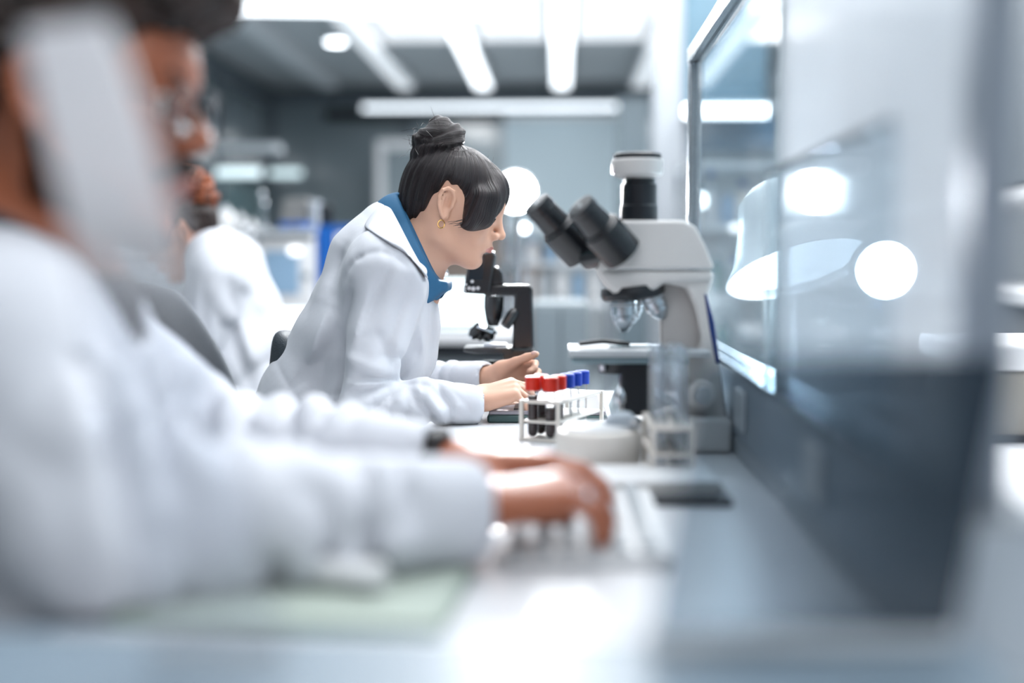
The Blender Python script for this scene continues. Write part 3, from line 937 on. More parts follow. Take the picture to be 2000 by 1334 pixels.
# things on the far side of the bench at the right edge
p = R(1905, 1130, 1.0)
t = thing('tape_roll', 'grey ring of tape lying on the far right of the bench', 'tape roll', (.36, 1.03, BZ))
MB().lathe([(.022, 0), (.036, 0), (.036, .02), (.022, .02), (.022, 0)], (0, 0, 0), (0, 0, 1), 30).build('tape', mat('grey_tape', (150, 158, 170), .4), t)
MB().lathe([(.019, .001), (.022, .001), (.022, .019), (.019, .019), (.019, .001)], (0, 0, 0), (0, 0, 1), 30).build('core', M_WARMWHITE, t)
t = thing('storage_box', 'beige storage box with white lid at the right edge of the bench', 'box', (.74, 1.95, BZ))
MB().bb(-.10, .2, -.14, .14, 0, .11).build('box_body', mat('beige', (150, 146, 138), .6), t, bevel=.008)
MB().bb(-.11, .21, -.15, .15, .11, .15).build('lid', M_WHITE, t, bevel=.008)
MB().bb(-.105, .205, -.145, .145, 0, .012).build('base_strip', M_BLACK, t)
t = thing('glass_jar', 'ribbed glass jar on the far side of the divider', 'jar', (.80, 1.93, BZ + .15))
MB().lathe([(.035, 0), (.04, .01), (.04, .12), (.032, .135)], (0, 0, 0)).build('jar_body', M_TUBE, t)
MB().lathe([(.036, .135), (.036, .155)], (0, 0, 0)).build('lid', M_SLATE, t)

# ------------------------------------------------------------------ white trinocular microscope (side view), built from its outline
MD = 1.75
mo = Vector((RX(1290, MD), MD, BZ))
t = thing('microscope', 'white trinocular microscope with black eyepieces and camera on top', 'microscope', mo)
def Q(px, py): p = R(px, py, MD); return (p.x - mo.x, p.z - BZ)
def Q3(px, py, d): return R(px, py, d) - mo
M_MW = mat('microscope_white', (226, 224, 222), .32, noise=.02, nscale=15)
# foot
MB().prism([(-.105, 0), (.10, 0), (.10, .05), (.02, .055), (-.02, .04), (-.10, .03)], -.065, .065).build('foot', M_MW, t, bevel=.008)
# arm: a limb with a concave inner side
arm = [Q(1352, 690), Q(1400, 760), (.10, .02), (.03, .02), Q(1345, 790), Q(1300, 700), Q(1296, 690), Q(1352, 672), Q(1362, 640), Q(1350, 590), Q(1330, 556), Q(1292, 545),
       Q(1388, 540), Q(1384, 560), Q(1376, 575), Q(1395, 650), Q(1402, 705)]
arm = [Q(1292, 535), Q(1386, 535), Q(1387, 548), Q(1378, 572), Q(1392, 640), Q(1402, 720), (.10, .03), (.03, .03), Q(1330, 780), Q(1322, 700), Q(1362, 676), Q(1364, 655), Q(1352, 600), Q(1336, 562), Q(1290, 552)]
MB().prism(arm, -.034, .034).build('arm', M_MW, t, bevel=.006)
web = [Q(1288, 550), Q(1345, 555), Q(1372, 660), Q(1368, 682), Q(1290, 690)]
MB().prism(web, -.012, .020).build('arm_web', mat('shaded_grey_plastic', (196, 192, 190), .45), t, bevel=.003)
st = [Q(1370, 572), Q(1376, 576), Q(1390, 630), Q(1400, 705), Q(1392, 705), Q(1380, 640)]
MB().prism(st, -.0355, -.030).build('blue_stripe', mat('navy_stripe', (20, 52, 120), .3), t, bevel=.001)
# head
head = [Q(1164, 532), Q(1170, 512), Q(1186, 500), Q(1206, 432), Q(1330, 432), Q(1352, 444), Q(1370, 478), Q(1386, 518), Q(1386, 525), Q(1186, 526)]
MB().prism(head, -.045, .045).build('head', M_MW, t, bevel=.007)
low = [Q(1162, 520), Q(1180, 528), Q(1387, 528), Q(1387, 548), Q(1290, 553), Q(1276, 566), Q(1238, 574), Q(1196, 572), Q(1180, 558), Q(1166, 538)]
MB().prism(low, -.042, .042).build('head_base', M_MW, t, bevel=.007)
# nosepiece + objectives
a, b = Vector(Q3(1236, 566, MD)), Vector(Q3(1242, 582, MD))
MB().lathe([(.046, -.006), (.048, .004), (.044, .012), (.03, .016)], a, (.12, 0, -1)).build('nosepiece', M_BLACK, t)
MB().tube([Q3(1196, 575, MD - .03), Q3(1240, 582, MD - .045), Q3(1282, 568, MD - .035), Q3(1294, 551, MD - .02)], .005).build('nosepiece_ring', M_BLACK, t)
def objective(px0, py0, px1, py1, d, s=1.0):
    a = Q3(px0, py0, d); b = Q3(px1, py1, d); L = (b - a).length
    o = MB().lathe([(.017 * s, 0), (.0185 * s, .004), (.0185 * s, L * .55), (.016 * s, L * .6), (.016 * s, L * .72), (.009 * s, L * .92), (.006 * s, L)], a, b - a, 24).build('objective', M_METAL, t)
    MB().lathe([(.0188 * s, L * .22), (.0188 * s, L * .30)], a, b - a, 24).build('colour_ring', M_LGREY, o)
objective(1218, 577, 1218, 648, MD - .01)
objective(1268, 572, 1296, 622, MD - .012, .9)
objective(1236, 577, 1232, 632, MD + .03, .9)
# trinocular port + camera
a, b = Q3(1248, 432, MD), Q3(1248, 345, MD)
L = (b - a).length
MB().lathe([(.027, 0), (.027, L * .34), (.0255, L * .36), (.0255, L * .82), (.022, L * .84), (.022, L)], a, (0, 0, 1), 30).build('camera_port', M_BLACK, t)
zc = b.z
cm = MB().lathe([(.024, 0), (.036, .005), (.0375, .009), (.0375, .026), (.036, .028)], (a.x - .003, 0, zc - .003), (0, 0, 1), 36).build('camera', M_MW, t)
MB().lathe([(.0345, .028), (.035, .035), (.031, .037)], (a.x - .003, 0, zc - .003), (0, 0, 1), 36).build('camera_lid', M_BLACK, cm)
# binocular eyepieces
def eyepiece(px0, py0, d0, px1, py1, d1):
    a = Q3(px0, py0, d0); b = Q3(px1, py1, d1); L = (b - a).length; ax = b - a
    e = MB().lathe([(.0300, -.012), (.0300, L * .45), (.0270, L * .47), (.0265, L * .50), (.0232, L * .52), (.0210, L * .84), (.0222, L * .86), (.0215, L * 1.0), (.015, L * 1.01)], a, ax, 32).build('eyepiece', M_BLACKM, t)
    MB().lathe([(.0150, L * 1.005), (.0005, L * 1.012)], a, ax, 24).build('ocular_lens', M_DARKGLASS, e)
eyepiece(1206, 484, MD - .05, 1132, 402, MD - .08)
eyepiece(1128, 484, MD + .02, 1048, 398, MD - .005)
MB().tube([Q3(1200, 490, MD - .03), Q3(1150, 500, MD + .01)], .022, 14).build('eyepiece_bridge', M_BLACKM, t)
# stage, clips, slide
z = Q(0, 682)[1]
sx0, sx1 = Q(1110, 680)[0], Q(1376, 680)[0]
MB().bb(sx0, sx1, -.075, .065, z - .003, z + .007).build('stage', M_LGREY, t, bevel=.002)
MB().bb(sx0 + .004, sx1 - .03, -.07, .06, z - .013, z - .003).build('stage_carriage', mat('steel_blue', (128, 150, 158), .35, metal=.5), t, bevel=.002)
MB().bb(sx0 + .06, sx0 + .136, -.03, -.004, z + .007, z + .009).build('slide', M_GLASS, t)
MB().tube([(sx0 + .015, -.02, z + .012), (sx0 + .05, -.02, z + .016), (sx0 + .09, -.018, z + .012)], .0035).build('slide_clip', M_BLACK, t)
# condenser, focus block, knobs
MB().bb(Q(1215, 0)[0], Q(1280, 0)[0], -.035, .035, Q(0, 800)[1], Q(0, 700)[1]).build('focus_block', M_BLACK, t, bevel=.004)
MB().lathe([(.028, 0), (.030, .004), (.030, .020), (.022, .028)], (Q(1208, 722)[0], -.005, Q(0, 722)[1]), (0, 0, 1)).build('condenser', M_BLACK, t)
MB().cyl((Q(1180, 0)[0], -.03, Q(0, 705)[1]), (Q(1180, 0)[0], -.03, Q(0, 716)[1]), .005, seg=12).build('stage_screw', M_CHROME, t)
k1 = MB().cyl((.055, -.034, .085), (.055, -.062, .085), .021, seg=30).build('coarse_knob', M_MW, t, bevel=.002)
MB().cyl((.055, -.062, .085), (.055, -.076, .085), .012, seg=24).build('fine_knob', M_LGREY, k1, bevel=.001)
MB().lathe([(.024, 0), (.026, .006), (.018, .012)], (-.05, 0, .032), (0, 0, 1)).build('field_lens', M_GLASS, t)

# ------------------------------------------------------------------ black digital microscope further back
KD = 2.37
ko = Vector((RX(985, KD), KD, BZ))
t = thing('microscope', 'black digital microscope with a tilted display box behind the woman', 'microscope', ko)
def K(px, py): p = R(px, py, KD); return (p.x - ko.x, p.z - BZ)
MB().prism([(-.07, 0), (.07, 0), (.065, .03), (.03, .035), (.01, .02), (-.065, .016)], -.05, .05).build('foot', M_BLACKM, t, bevel=.004)
MB().prism([K(946, 577), K(946, 560), K(958, 556), K(1034, 556), K(1040, 566), K(1043, 680), K(1001, 680), K(1004, 600), K(1006, 577)], -.022, .022).build('arm', M_BLACKM, t, bevel=.004)
MB().prism([K(982, 682), K(1044, 682), K(1046, 770), K(984, 775)], -.02, .02).build('column', M_BLACKM, t, bevel=.003)
hb = MB().prism([K(906, 572), K(920, 498), K(964, 490), K(969, 500), K(958, 575)], -.035, .035).build('display_box', M_BLACKM, t, bevel=.004)
scr = MB()
def KP(px, py, y): x, z = K(px, py); return (x, y, z)
scr.add([KP(917, 546, -.0352), KP(924, 503, -.0352), KP(950, 499, -.0352), KP(944, 546, -.0352), KP(917, 546, -.0362), KP(924, 503, -.0362), KP(950, 499, -.0362), KP(944, 546, -.0362)],
        [(0, 1, 2, 3), (4, 7, 6, 5), (0, 4, 5, 1), (1, 5, 6, 2), (2, 6, 7, 3), (3, 7, 4, 0)])
scr.build('display', mat('off_display', (30, 38, 46), .12), hb)
M_ICON = mat('white_print', (215, 218, 222), .5)
for i, (px, py, s) in enumerate(((909, 562, .0035), (913, 555, .0022), (919, 562, .0035), (927, 563, .0042), (936, 562, .0035), (925, 549, .003), (911, 568, .002))):
    x, z = K(px, py)
    MB().cyl((x, -.0352, z), (x, -.0366, z), s, seg=10).build('button', M_ICON, hb)
cw = [K(958, 556), K(962, 522), K(972, 520), K(982, 534), K(985, 556)]
MB().prism(cw, -.02, .02).build('neck_block', M_BLACKM, t, bevel=.004)
a = Vector((K(965, 577)[0], 0, K(0, 577)[1])); b = Vector((K(963, 634)[0], 0, K(0, 634)[1])); L = (b - a).length
MB().lathe([(.020, 0), (.020, L * .4), (.016, L * .75), (.011, L * .98), (.013, L)], a, b - a).build('optical_tube', M_BLACKM, t)
MB().lathe([(.010, 0), (.024, .004), (.025, .009), (.014, .014)], (K(950, 0)[0], 0, K(0, 634)[1]), (-.35, 0, -1)).build('nosepiece', M_METAL, t)
for (x0, y0, x1, y1, yy) in ((940, 634, 920, 655, -.006), (953, 638, 953, 662, 0), (944, 636, 934, 660, .014)):
    a = Vector((K(x0, 0)[0], yy, K(0, y0)[1])); b = Vector((K(x1, 0)[0], yy, K(0, y1)[1])); L = (b - a).length
    o = MB().lathe([(.0115, 0), (.0125, .003), (.0125, L * .75), (.009, L)], a, b - a, 20).build('objective', M_BLACKM, t)
    MB().lathe([(.0095, L * .98), (.006, L * 1.1)], a, b - a, 16).build('lens_tip', M_METAL, o)
a = Vector((K(1006, 0)[0], -.018, K(0, 606)[1])); b = Vector((K(988, 0)[0], -.03, K(0, 634)[1]))
MB().lathe([(.006, -.006), (.011, 0), (.012, .012), (.010, (b - a).length)], a, b - a, 20).build('illuminator_knob', M_BLACKM, t)
MB().prism([K(908, 676), K(1002, 676), K(1002, 688), K(935, 688), K(908, 683)], -.045, .045).build('stage', M_BLACKM, t, bevel=.002)
MB().bb(K(945, 0)[0], K(990, 0)[0], -.03, .01, K(0, 676)[1], K(0, 667)[1]).build('slide_holder', M_METAL, t, bevel=.001)
rz = K(0, 735)[1]
th = MB()
prof = []
for i in range(6):
    prof += [(.017, rz + i * .006), (.020, rz + i * .006 + .002), (.020, rz + i * .006 + .004), (.017, rz + i * .006 + .006)]
MB().lathe([(.017, .016)] + prof, (K(958, 0)[0], 0, 0)).build('threaded_condenser', M_BLACKM, t)
MB().cyl((K(1026, 0)[0], -.02, K(0, 705)[1]), (K(1026, 0)[0], -.045, K(0, 705)[1]), .016, seg=24).build('focus_knob', M_BLACKM, t, bevel=.002)

# ------------------------------------------------------------------ blood tube rack and its tubes
ry = rad(-14)
ro = Vector((0.004, 1.868, BZ))
RL, RW = .175, .062
RYAW = rad(-24)
t = thing('tube_rack', 'white tube rack holding red and blue capped tubes', 'tube rack', ro, RYAW)
M_RACK = mat('rack_plastic', (236, 230, 222), .35, noise=.02, nscale=20)
slots = [(sx, sy) for sy in (-.07, -.042, -.014, .014, .042, .07) for sx in (-.018, .012)]
for nm, z0, z1 in (('top_plate', .058, .063), ('middle_plate', .028, .032), ('bottom_plate', 0, .004)):
    MB().bb(-RW / 2, RW / 2, -RL / 2, RL / 2, z0, z1).build(nm, M_RACK, t, bevel=.001)
for sx in (-1, 1):
    for sy in (-1, 1):
        MB().bb(sx * RW / 2 - .003, sx * RW / 2 + .003, sy * RL / 2 - .003, sy * RL / 2 + .003, 0, .063).build('post', M_RACK, t, bevel=.001)

def tube_thing(lx, ly, capm, fill, label, group, h=.092):
    c, s = math.cos(RYAW), math.sin(RYAW)
    w = ro + Vector((lx * c - ly * s, lx * s + ly * c, 0))
    q = thing('blood_tube', label, 'tube', (w.x, w.y, BZ + .005), 0, group)
    MB().lathe([(.003, 0), (.007, .003), (.0082, .007), (.0082, h - .012)], (0, 0, 0), seg=16).build('glass', M_TUBE, q)
    if fill > 0:
        MB().lathe([(.0025, .0008), (.0062, .0035), (.0073, .0075), (.0073, fill)], (0, 0, 0), seg=16).build('blood', M_BLOOD, q)
    cp = MB().lathe([(.0085, h - .020), (.0122, h - .0195), (.0122, h), (.0108, h + .0018)], (0, 0, 0), seg=20).build('cap', capm, q)
    MB().lathe([(.0075, h + .0014), (.0075, h + .0024), (.004, h + .0026)], (0, 0, 0), seg=16).build('stopper', capm, cp)
G = 'capped tubes in the white rack'
tube_thing(-.018, -.074, M_RED, .064, 'red capped blood tube at the front left corner of the rack, filled highest', G)
tube_thing(.012, -.074, M_RED, .046, 'red capped blood tube at the front right of the rack', G)
tube_thing(-.018, -.044, M_RED, .055, 'red capped blood tube second in the left row', G)
tube_thing(.012, -.044, M_RED, .050, 'red capped blood tube second in the right row, between red and blue caps', G)
tube_thing(.013, -.014, M_BLUECAP, 0, 'front blue capped clear tube next to the red caps', G)
tube_thing(.013, .016, M_BLUECAP, 0, 'middle blue capped clear tube in the rack', G)
tube_thing(.013, .046, M_BLUECAP, 0, 'rearmost blue capped clear tube in the rack', G)

# second rack with empty glass tubes in front of the microscope
t = thing('tube_rack', 'white rack of tall empty glass tubes in front of the microscope', 'tube rack', (.138, 1.525, BZ))
for nm, z0, z1 in (('top_plate', .067, .072), ('middle_plate', .034, .038), ('bottom_plate', 0, .005)):
    MB().bb(-.027, .027, -.07, .07, z0, z1).build(nm, M_RACK, t, bevel=.001)
for y in (-.068, .068):
    MB().bb(-.027, -.021, y - .003, y + .003, 0, .072).build('post', M_RACK, t)
    MB().bb(.021, .027, y - .003, y + .003, 0, .072).build('post', M_RACK, t)
pos = ['front left', 'front right', 'second left', 'second right', 'third left', 'third right', 'rear left', 'rear right']
for i in range(8):
    lx = (-.012, .013)[i % 2]; ly = -.05 + .034 * (i // 2)
    q = thing('glass_tube', f'tall empty glass tube standing {pos[i]} in the nearer rack', 'tube', (.138 + lx, 1.525 + ly, BZ + .006), 0, 'tall empty glass tubes in the nearer rack')
    MB().lathe([(.003, 0), (.007, .003), (.0085, .009), (.0085, .158), (.0095, .160), (.0095, .162), (.0074, .162), (.0074, .010)], (0, 0, 0), seg=18).build('glass', M_TUBE, q)

# round white centrifuge
t = thing('centrifuge', 'round white mini centrifuge with a low lid on the bench', 'centrifuge', (.050, 1.545, BZ))
MB().lathe([(.050, 0), (.054, .004), (.055, .014), (.0565, .018), (.0565, .046), (.053, .054), (.046, .057)], (0, 0, 0), seg=48).build('body', M_WARMWHITE, t)
MB().lathe([(.0525, .0005), (.0545, .003), (.0545, .005), (.052, .006)], (0, 0, 0), seg=48).build('rubber_foot_ring', M_BLACK, t)
MB().lathe([(.046, .057), (.045, .061), (.02, .064)], (0, 0, 0), seg=40).build('lid', M_WHITE, t)
MB().prism([(.006, .061), (.05, .058), (.052, .068), (.042, .078), (.02, .078), (.01, .070)], -.02, .015).build('latch', M_SLATE, t, bevel=.004)
MB().cyl((.045, -.021, .068), (.045, -.023, .068), .004, seg=12).build('latch_pin', M_WHITE, t)

# glass flask by the microscope foot
t = thing('wash_bottle', 'small clear conical flask gleaming beside the microscope foot', 'flask', (RX(1212, 1.64), 1.645, BZ))
MB().lathe([(.016, 0), (.019, .004), (.019, .03), (.008, .06), (.006, .075), (.0075, .08)], (0, 0, 0), seg=24).build('glass', M_TUBE, t)
MB().lathe([(.0085, .079), (.0085, .09), (.003, .10)], (0, 0, 0), seg=16).build('stopper', M_CHROME, t)

# white notebook on a black tablet
tag(MB().bb(-.08, .08, -.075, .075, 0, .008).build('tablet', M_BLACK, loc=(.115, 1.395, BZ), bevel=.002), 'black tablet lying under the white notebook', 'tablet')
t = thing('notebook', 'white notebook on the black tablet behind the keyboard', 'notebook', (.108, 1.41, BZ + .008), rad(3))
MB().bb(-.075, .075, -.058, .058, 0, .002).build('cover', M_WHITE, t)
MB().bb(-.073, .074, -.057, .057, .002, .012).build('pages', mat('paper', (220, 220, 216), .8, bump=.1, bscale=300), t)
MB().bb(-.075, .075, -.058, .058, .012, .0145).build('cover', M_WHITE, t, bevel=.0008)

# slim laptop under the woman's hands
t = thing('slim_laptop', 'slim dark green grey keyboard case under the typing woman hands', 'laptop', (.02, 2.12, BZ), 0)
MB().bb(-.145, .06, -.13, .14, 0, .014).build('base', mat('green_grey', (58, 84, 84), .3, metal=.2), t, bevel=.004)
MB().bb(-.142, .057, -.128, .138, .014, .021).build('deck', mat('mauve_grey', (150, 146, 154), .35), t, bevel=.002)
MB().bb(-.10, .05, -.11, .11, .021, .0225).build('key_field', M_BLACK, t)

# leaning laptop-like panel behind the rack
t = thing('folded_display', 'grey folded display lying behind the tube rack', 'display', (.11, 2.12, BZ), 0)
MB().prism([(-.02, 0), (.11, 0), (.11, .012), (.045, .052), (.005, .054)], -.12, .12).build('shell', mat('display_grey', (120, 138, 146), .35), t, bevel=.003)
MB().prism([(.0, .05), (.006, .056), (.05, .0545), (.046, .051)], -.121, .121).build('bright_rim', M_CHROME, t, bevel=.001)

# keyboard with single keys
t = thing('keyboard', 'white keyboard under the hands of the near man', 'keyboard', (.018, 1.20, BZ))
MB().prism([(-.078, 0), (.085, 0), (.085, .016), (-.078, .008)], -.15, .15).build('case', M_WHITE, t, bevel=.003)
key = MB().add([(-.0075, -.0078, 0), (.0075, -.0078, 0), (.0075, .0078, 0), (-.0075, .0078, 0), (-.006, -.0063, .006), (.006, -.0063, .006), (.006, .0063, .006), (-.006, .0063, .006)],
               [(0, 3, 2, 1), (4, 5, 6, 7), (0, 1, 5, 4), (1, 2, 6, 5), (2, 3, 7, 6), (3, 0, 4, 7)]).mesh('key')
for i in range(6):
    for j in range(15):
        o = link_mesh('key', key, M_LGREY if i == 0 or j in (0, 14) else M_WHITE, t, loc=(-.058 + i * .024, -.136 + j * .0194, .0095 + (i * .024 + .02) * .049))
        o.rotation_euler = (0, rad(-2.8), 0)

# green notebook, marker, slate case, leaning sheets added for lens flare and reflections
t = thing('clipboard_pad', 'pale green writing pad at the front edge of the bench', 'pad', (-.20, .955, BZ), rad(-4))
MB().bb(-.14, .12, -.10, .075, 0, .006).build('board', mat('sage_green', (160, 176, 166), .6), t, bevel=.002)
MB().bb(-.135, .115, -.095, .07, .006, .010).build('paper_block', mat('green_paper', (186, 198, 188), .8), t)
a, b = Vector((-.30, .99, BZ + .022)), Vector((-.142, .925, BZ + .024))
t = thing('marker', 'white thick marker lying across the pale green pad', 'marker', a)
MB().lathe([(.003, 0), (.006, .02), (.0115, .06), (.0125, .10), (.0125, (b - a).length - .004), (.010, (b - a).length)], (0, 0, 0), b - a, 20).build('barrel', M_WHITE, t)
MB().lathe([(.0129, .085), (.0129, .09)], (0, 0, 0), b - a, 20).build('ring', M_LGREY, t)
t = thing('slate_case', 'flat blue grey instrument case nearest the camera', 'case', (-.02, .595, BZ))
M_CASE = mat('case_plastic', (122, 140, 154), .4, noise=.08, nscale=3)
MB().bb(-.36, .27, -.11, .105, 0, .038).build('shell', M_CASE, t, bevel=.008)
MB().bb(-.36, .27, -.11, .105, .040, .052).build('lid', M_CASE, t, bevel=.006)
for x in (-.2, .1):
    MB().bb(x - .02, x + .02, .103, .110, .02, .05).build('clasp', M_METAL, t, bevel=.002)
# tinted sheet on the case, added for a glass block before the lens
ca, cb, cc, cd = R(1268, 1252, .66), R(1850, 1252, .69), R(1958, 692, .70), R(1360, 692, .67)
def sheet(t, name, pts, th, m, edge=None):
    o = Vector(t.location)
    n = (pts[1] - pts[0]).cross(pts[-1] - pts[0]).normalized() * th
    mb = MB(); k = len(pts)
    mb.add([p - o for p in pts] + [p + n - o for p in pts],
           [tuple(range(k)), tuple(range(2 * k - 1, k - 1, -1))] + [(i, (i + 1) % k, (i + 1) % k + k, i + k) for i in range(k)])
    return mb.build(name, m, t, angle=10)
t = thing('lens_block_sheet', 'slate tinted sheet added for the glass block held before the lens', 'acrylic sheet', (ca + cb) / 2)
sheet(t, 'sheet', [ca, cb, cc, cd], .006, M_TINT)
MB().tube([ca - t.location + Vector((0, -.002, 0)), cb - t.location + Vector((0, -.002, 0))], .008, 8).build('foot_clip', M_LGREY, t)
pts = [R(300, 1262, .62), R(560, 1262, .62), R(345, 430, .64), R(292, 250, .645), R(216, 38, .65), R(48, 62, .65), R(150, 500, .64)]  # outline of the flare smear, added as a standing strip
t = thing('flare_strip', 'leaning hazy strip added for the white flare over the near man', 'acrylic sheet', (pts[0] + pts[1]) / 2)
sheet(t, 'sheet', pts, .004, M_FLARE)
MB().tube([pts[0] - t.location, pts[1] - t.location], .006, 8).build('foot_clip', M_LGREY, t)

# ------------------------------------------------------------------ office chairs
M_CHAIR = mat('chair_mesh', (52, 60, 68), .55, noise=.15, nscale=60, bump=.3, bscale=400)
def office_chair(label, loc, rz, top=.98, wtop=.10, wlow=.21, lean=.12, z0=.56, xb=-.2):
    t = thing('office_chair', label, 'chair', loc, rz, 'black office chairs')
    rows = []
    n = 9
    for i in range(n):
        u = i / (n - 1); z = z0 + (top - z0) * u
        w = wlow + (wtop - wlow) * max(0, (u - .35) / .65) ** 1.8
        row = []
        for j in range(9):
            v = -1 + 2 * j / 8
            row.append((xb - lean * (u - .3) + .05 * v * v, v * w, z - .02 * v * v * u))
        rows.append(row)
    MB().grid(rows).build('backrest', M_CHAIR, t, solidify=.03, subsurf=2)
    rows = []
    for i in range(7):
        u = -1 + 2 * i / 6
        rows.append([(u * .22, v * .22 * (1 - .12 * u * u), .47 + .012 * (1 - u * u) - (.02 if abs(u) == 1 else 0)) for v in (-1, -.66, -.33, 0, .33, .66, 1)])
    MB().grid(rows).build('seat', M_CHAIR, t, solidify=.05, subsurf=2)
    MB().tube([(-.05, 0, .43), (-.19, 0, .43), (xb - .03, 0, .52), (xb - .03 - lean * .2, 0, z0 + .12)], .018).build('back_support', M_BLACK, t)
    MB().cyl((0, 0, .08), (0, 0, .44), .025).build('gas_column', M_METAL, t)
    for k in range(5):
        a = 2 * math.pi * k / 5
        l = MB().tube([(0, 0, .09), (.16 * math.cos(a), .16 * math.sin(a), .075), (.27 * math.cos(a), .27 * math.sin(a), .06)], [.025, .02, .014]).build('base_leg', M_BLACK, t)
        MB().sphere((.27 * math.cos(a), .27 * math.sin(a), .028), .027, 12, 8).build('castor', M_BLACK, l)
    return t

office_chair('black office chair carrying the woman at the microscope', (-.36, 2.15, 0), 0, top=.90, wtop=.10, wlow=.15, lean=-.03, xb=-.175)
office_chair('empty dark grey office chair between the near man and the back figure', (-.835, 2.62, 0), rad(80), top=.985, wtop=.075, wlow=.20, lean=.06)
office_chair('black office chair under the near man at the left edge', (-.52, 1.12, 0), 0, top=.86, wtop=.14, wlow=.2, lean=.03)
office_chair('black office chair under the back figure with reddish hair', (-.84, 3.22, 0), rad(180), top=.80, wtop=.14, wlow=.2, lean=.03)

# white table of the back figure
t = thing('side_table', 'white table in front of the back figure with reddish hair', 'table', (-1.62, 3.2, 0))
MB().bb(-.42, .38, -.45, .45, .71, .75).build('table_top', M_LAMINATE, t, bevel=.004)
for x in (-.37, .33):
    for y in (-.4, .4):
        MB().bb(x - .02, x + .02, y - .02, y + .02, 0, .71).build('leg', M_METAL, t)

# ------------------------------------------------------------------ people
V3 = lambda p: np.array(p, float)


class Head:
    def __init__(s, o, pitch, yaw, scale, roll=0, short=1.0):
        s.short = short
        m = Matrix.Rotation(yaw, 3, 'Z') @ Matrix.Rotation(pitch, 3, 'Y') @ Matrix.Rotation(roll, 3, 'X')
        s.M = np.array(m); s.o = V3(o); s.k = scale

    def w(s, p):
        p = V3(p).copy()
        if p[2] < -.03: p[2] = -.03 + (p[2] + .03) * s.short      # shorter lower face
        return s.o + s.M @ (p * s.k)

    def cap(s, a, b, ra, rb=None): return Cap(s.w(a), s.w(b), ra * s.k, None if rb is None else rb * s.k)
    def ell(s, c, r, R3=None): return Ell(s.w(c), V3(r) * s.k, s.M if R3 is None else s.M @ np.array(R3))
    def local(s, P):
        q = ((P - s.o) @ s.M) / s.k
        q[:, 2] = np.where(q[:, 2] < -.03, -.03 + (q[:, 2] + .03) / s.short, q[:, 2])
        return q

    def poly(s, pts): return Poly2(s.o, s.M[:, 0], s.M[:, 2], [(a * s.k, b * s.k) for a, b in pts])
    def half(s, c, n): return Half(s.w(c), s.M @ V3(n))


def head_ops(H, male=False):
    j = 1.0 if not male else 1.06
    o = [('+', H.ell((-.011, 0, .031), (.091, .074, .077)), 0),
         ('+', H.ell((.030, 0, .010), (.054, .060, .062)), .02),
         ('+', H.ell((.034, 0, -.042), (.046, .050 * j, .058)), .03),
         ('+', H.ell((.050, 0, -.060), (.036, .034, .038)), .02)]
    for s in (-1, 1):
        o += [('+', H.cap((-.008, s * .052, -.035), (.004, s * .050 * j, -.068), .014, .013), .02),
              ('+', H.cap((.004, s * .050 * j, -.068), (.064, s * .014, -.096), .013, .012), .02),
              ('+', H.ell((.050, s * .042, -.020), (.026, .018, .024)), .02),
              ('+', H.cap((.074, s * .012, .026), (.060, s * .044, .026), .010, .008), .014)]
    o += [('+', H.ell((.071, 0, -.096), (.016, .020, .014)), .014),
          ('+', H.ell((.064, 0, .044), (.020, .044, .032)), .03)]
    for s in (-1, 1):
        o += [('-', H.ell((.092, s * .032, .006), (.016, .017, .010)), .010),
              ('+', H.ell((.0735, s * .031, .005), (.0115, .0135, .011)), .004)]
    o += [('+', H.cap((.080, 0, .022), (.101, 0, -.014), .0060, .0072), .010),
          ('+', H.ell((.1035, 0, -.019), (.0092, .0085, .0085)), .006)]
    for s in (-1, 1):
        o += [('+', H.ell((.093, s * .0115, -.0245), (.0095, .0065, .0075)), .005),
              ('-', H.ell((.0975, s * .0062, -.0325), (.0045, .0026, .0035)), .003)]
    # mouth
    o += [('+', H.ell((.082, 0, -.052), (.012, .020, .016)), .012)]
    for s in (-1, 1):
        o += [('+', H.cap((.0955, s * .004, -.0530), (.082, s * .021, -.0575), .0050, .0028), .004),
              ('+', H.cap((.0935, s * .003, -.0645), (.082, s * .019, -.0590), .0056, .0028), .004),
              ('-', H.cap((.1020, s * .0, -.0588), (.086, s * .021, -.0580), .0020, .0015), .002)]
    o += [('-', H.cap((.092, -.012, -.075), (.092, .012, -.075), .006), .010)]
    # ears
    for s in (-1, 1):
        E = np.array(Matrix.Rotation(rad(-22) * s, 3, 'Z') @ Matrix.Rotation(rad(-10), 3, 'Y'))
        ec_ = V3((-.006, s * .073, .000))
        ep = lambda x, z, y=.0: ec_ + E @ V3((x, s * y, z))
        o += [('+', H.ell(ec_, (.0135, .0045, .0255), E), .004), ('+', H.ell(ep(.003, -.022, .001), (.0075, .0050, .009), E), .004),
              ('-', H.ell(ep(.001, .002, .010), (.0095, .0110, .0175), E), .003)]
        hx = [(.011, -.004), (.0125, .012), (.008, .0235), (-.002, .0280), (-.0115, .0230), (-.0155, .010), (-.0140, -.004), (-.0085, -.016), (-.001, -.026)]
        for (xa, za), (xb_, zb_) in zip(hx[:-1], hx[1:]):
            o += [('+', H.cap(ep(xa, za, .0055), ep(xb_, zb_, .0055), .0038, .0038), .002)]
        o += [('+', H.cap(ep(.0095, -.003, .003), ep(.009, -.010, .003), .0032, .0026), .003), ('+', H.cap(ep(-.006, .015, .003), ep(-.0075, -.010, .003), .0024, .0022), .003)]
    return o


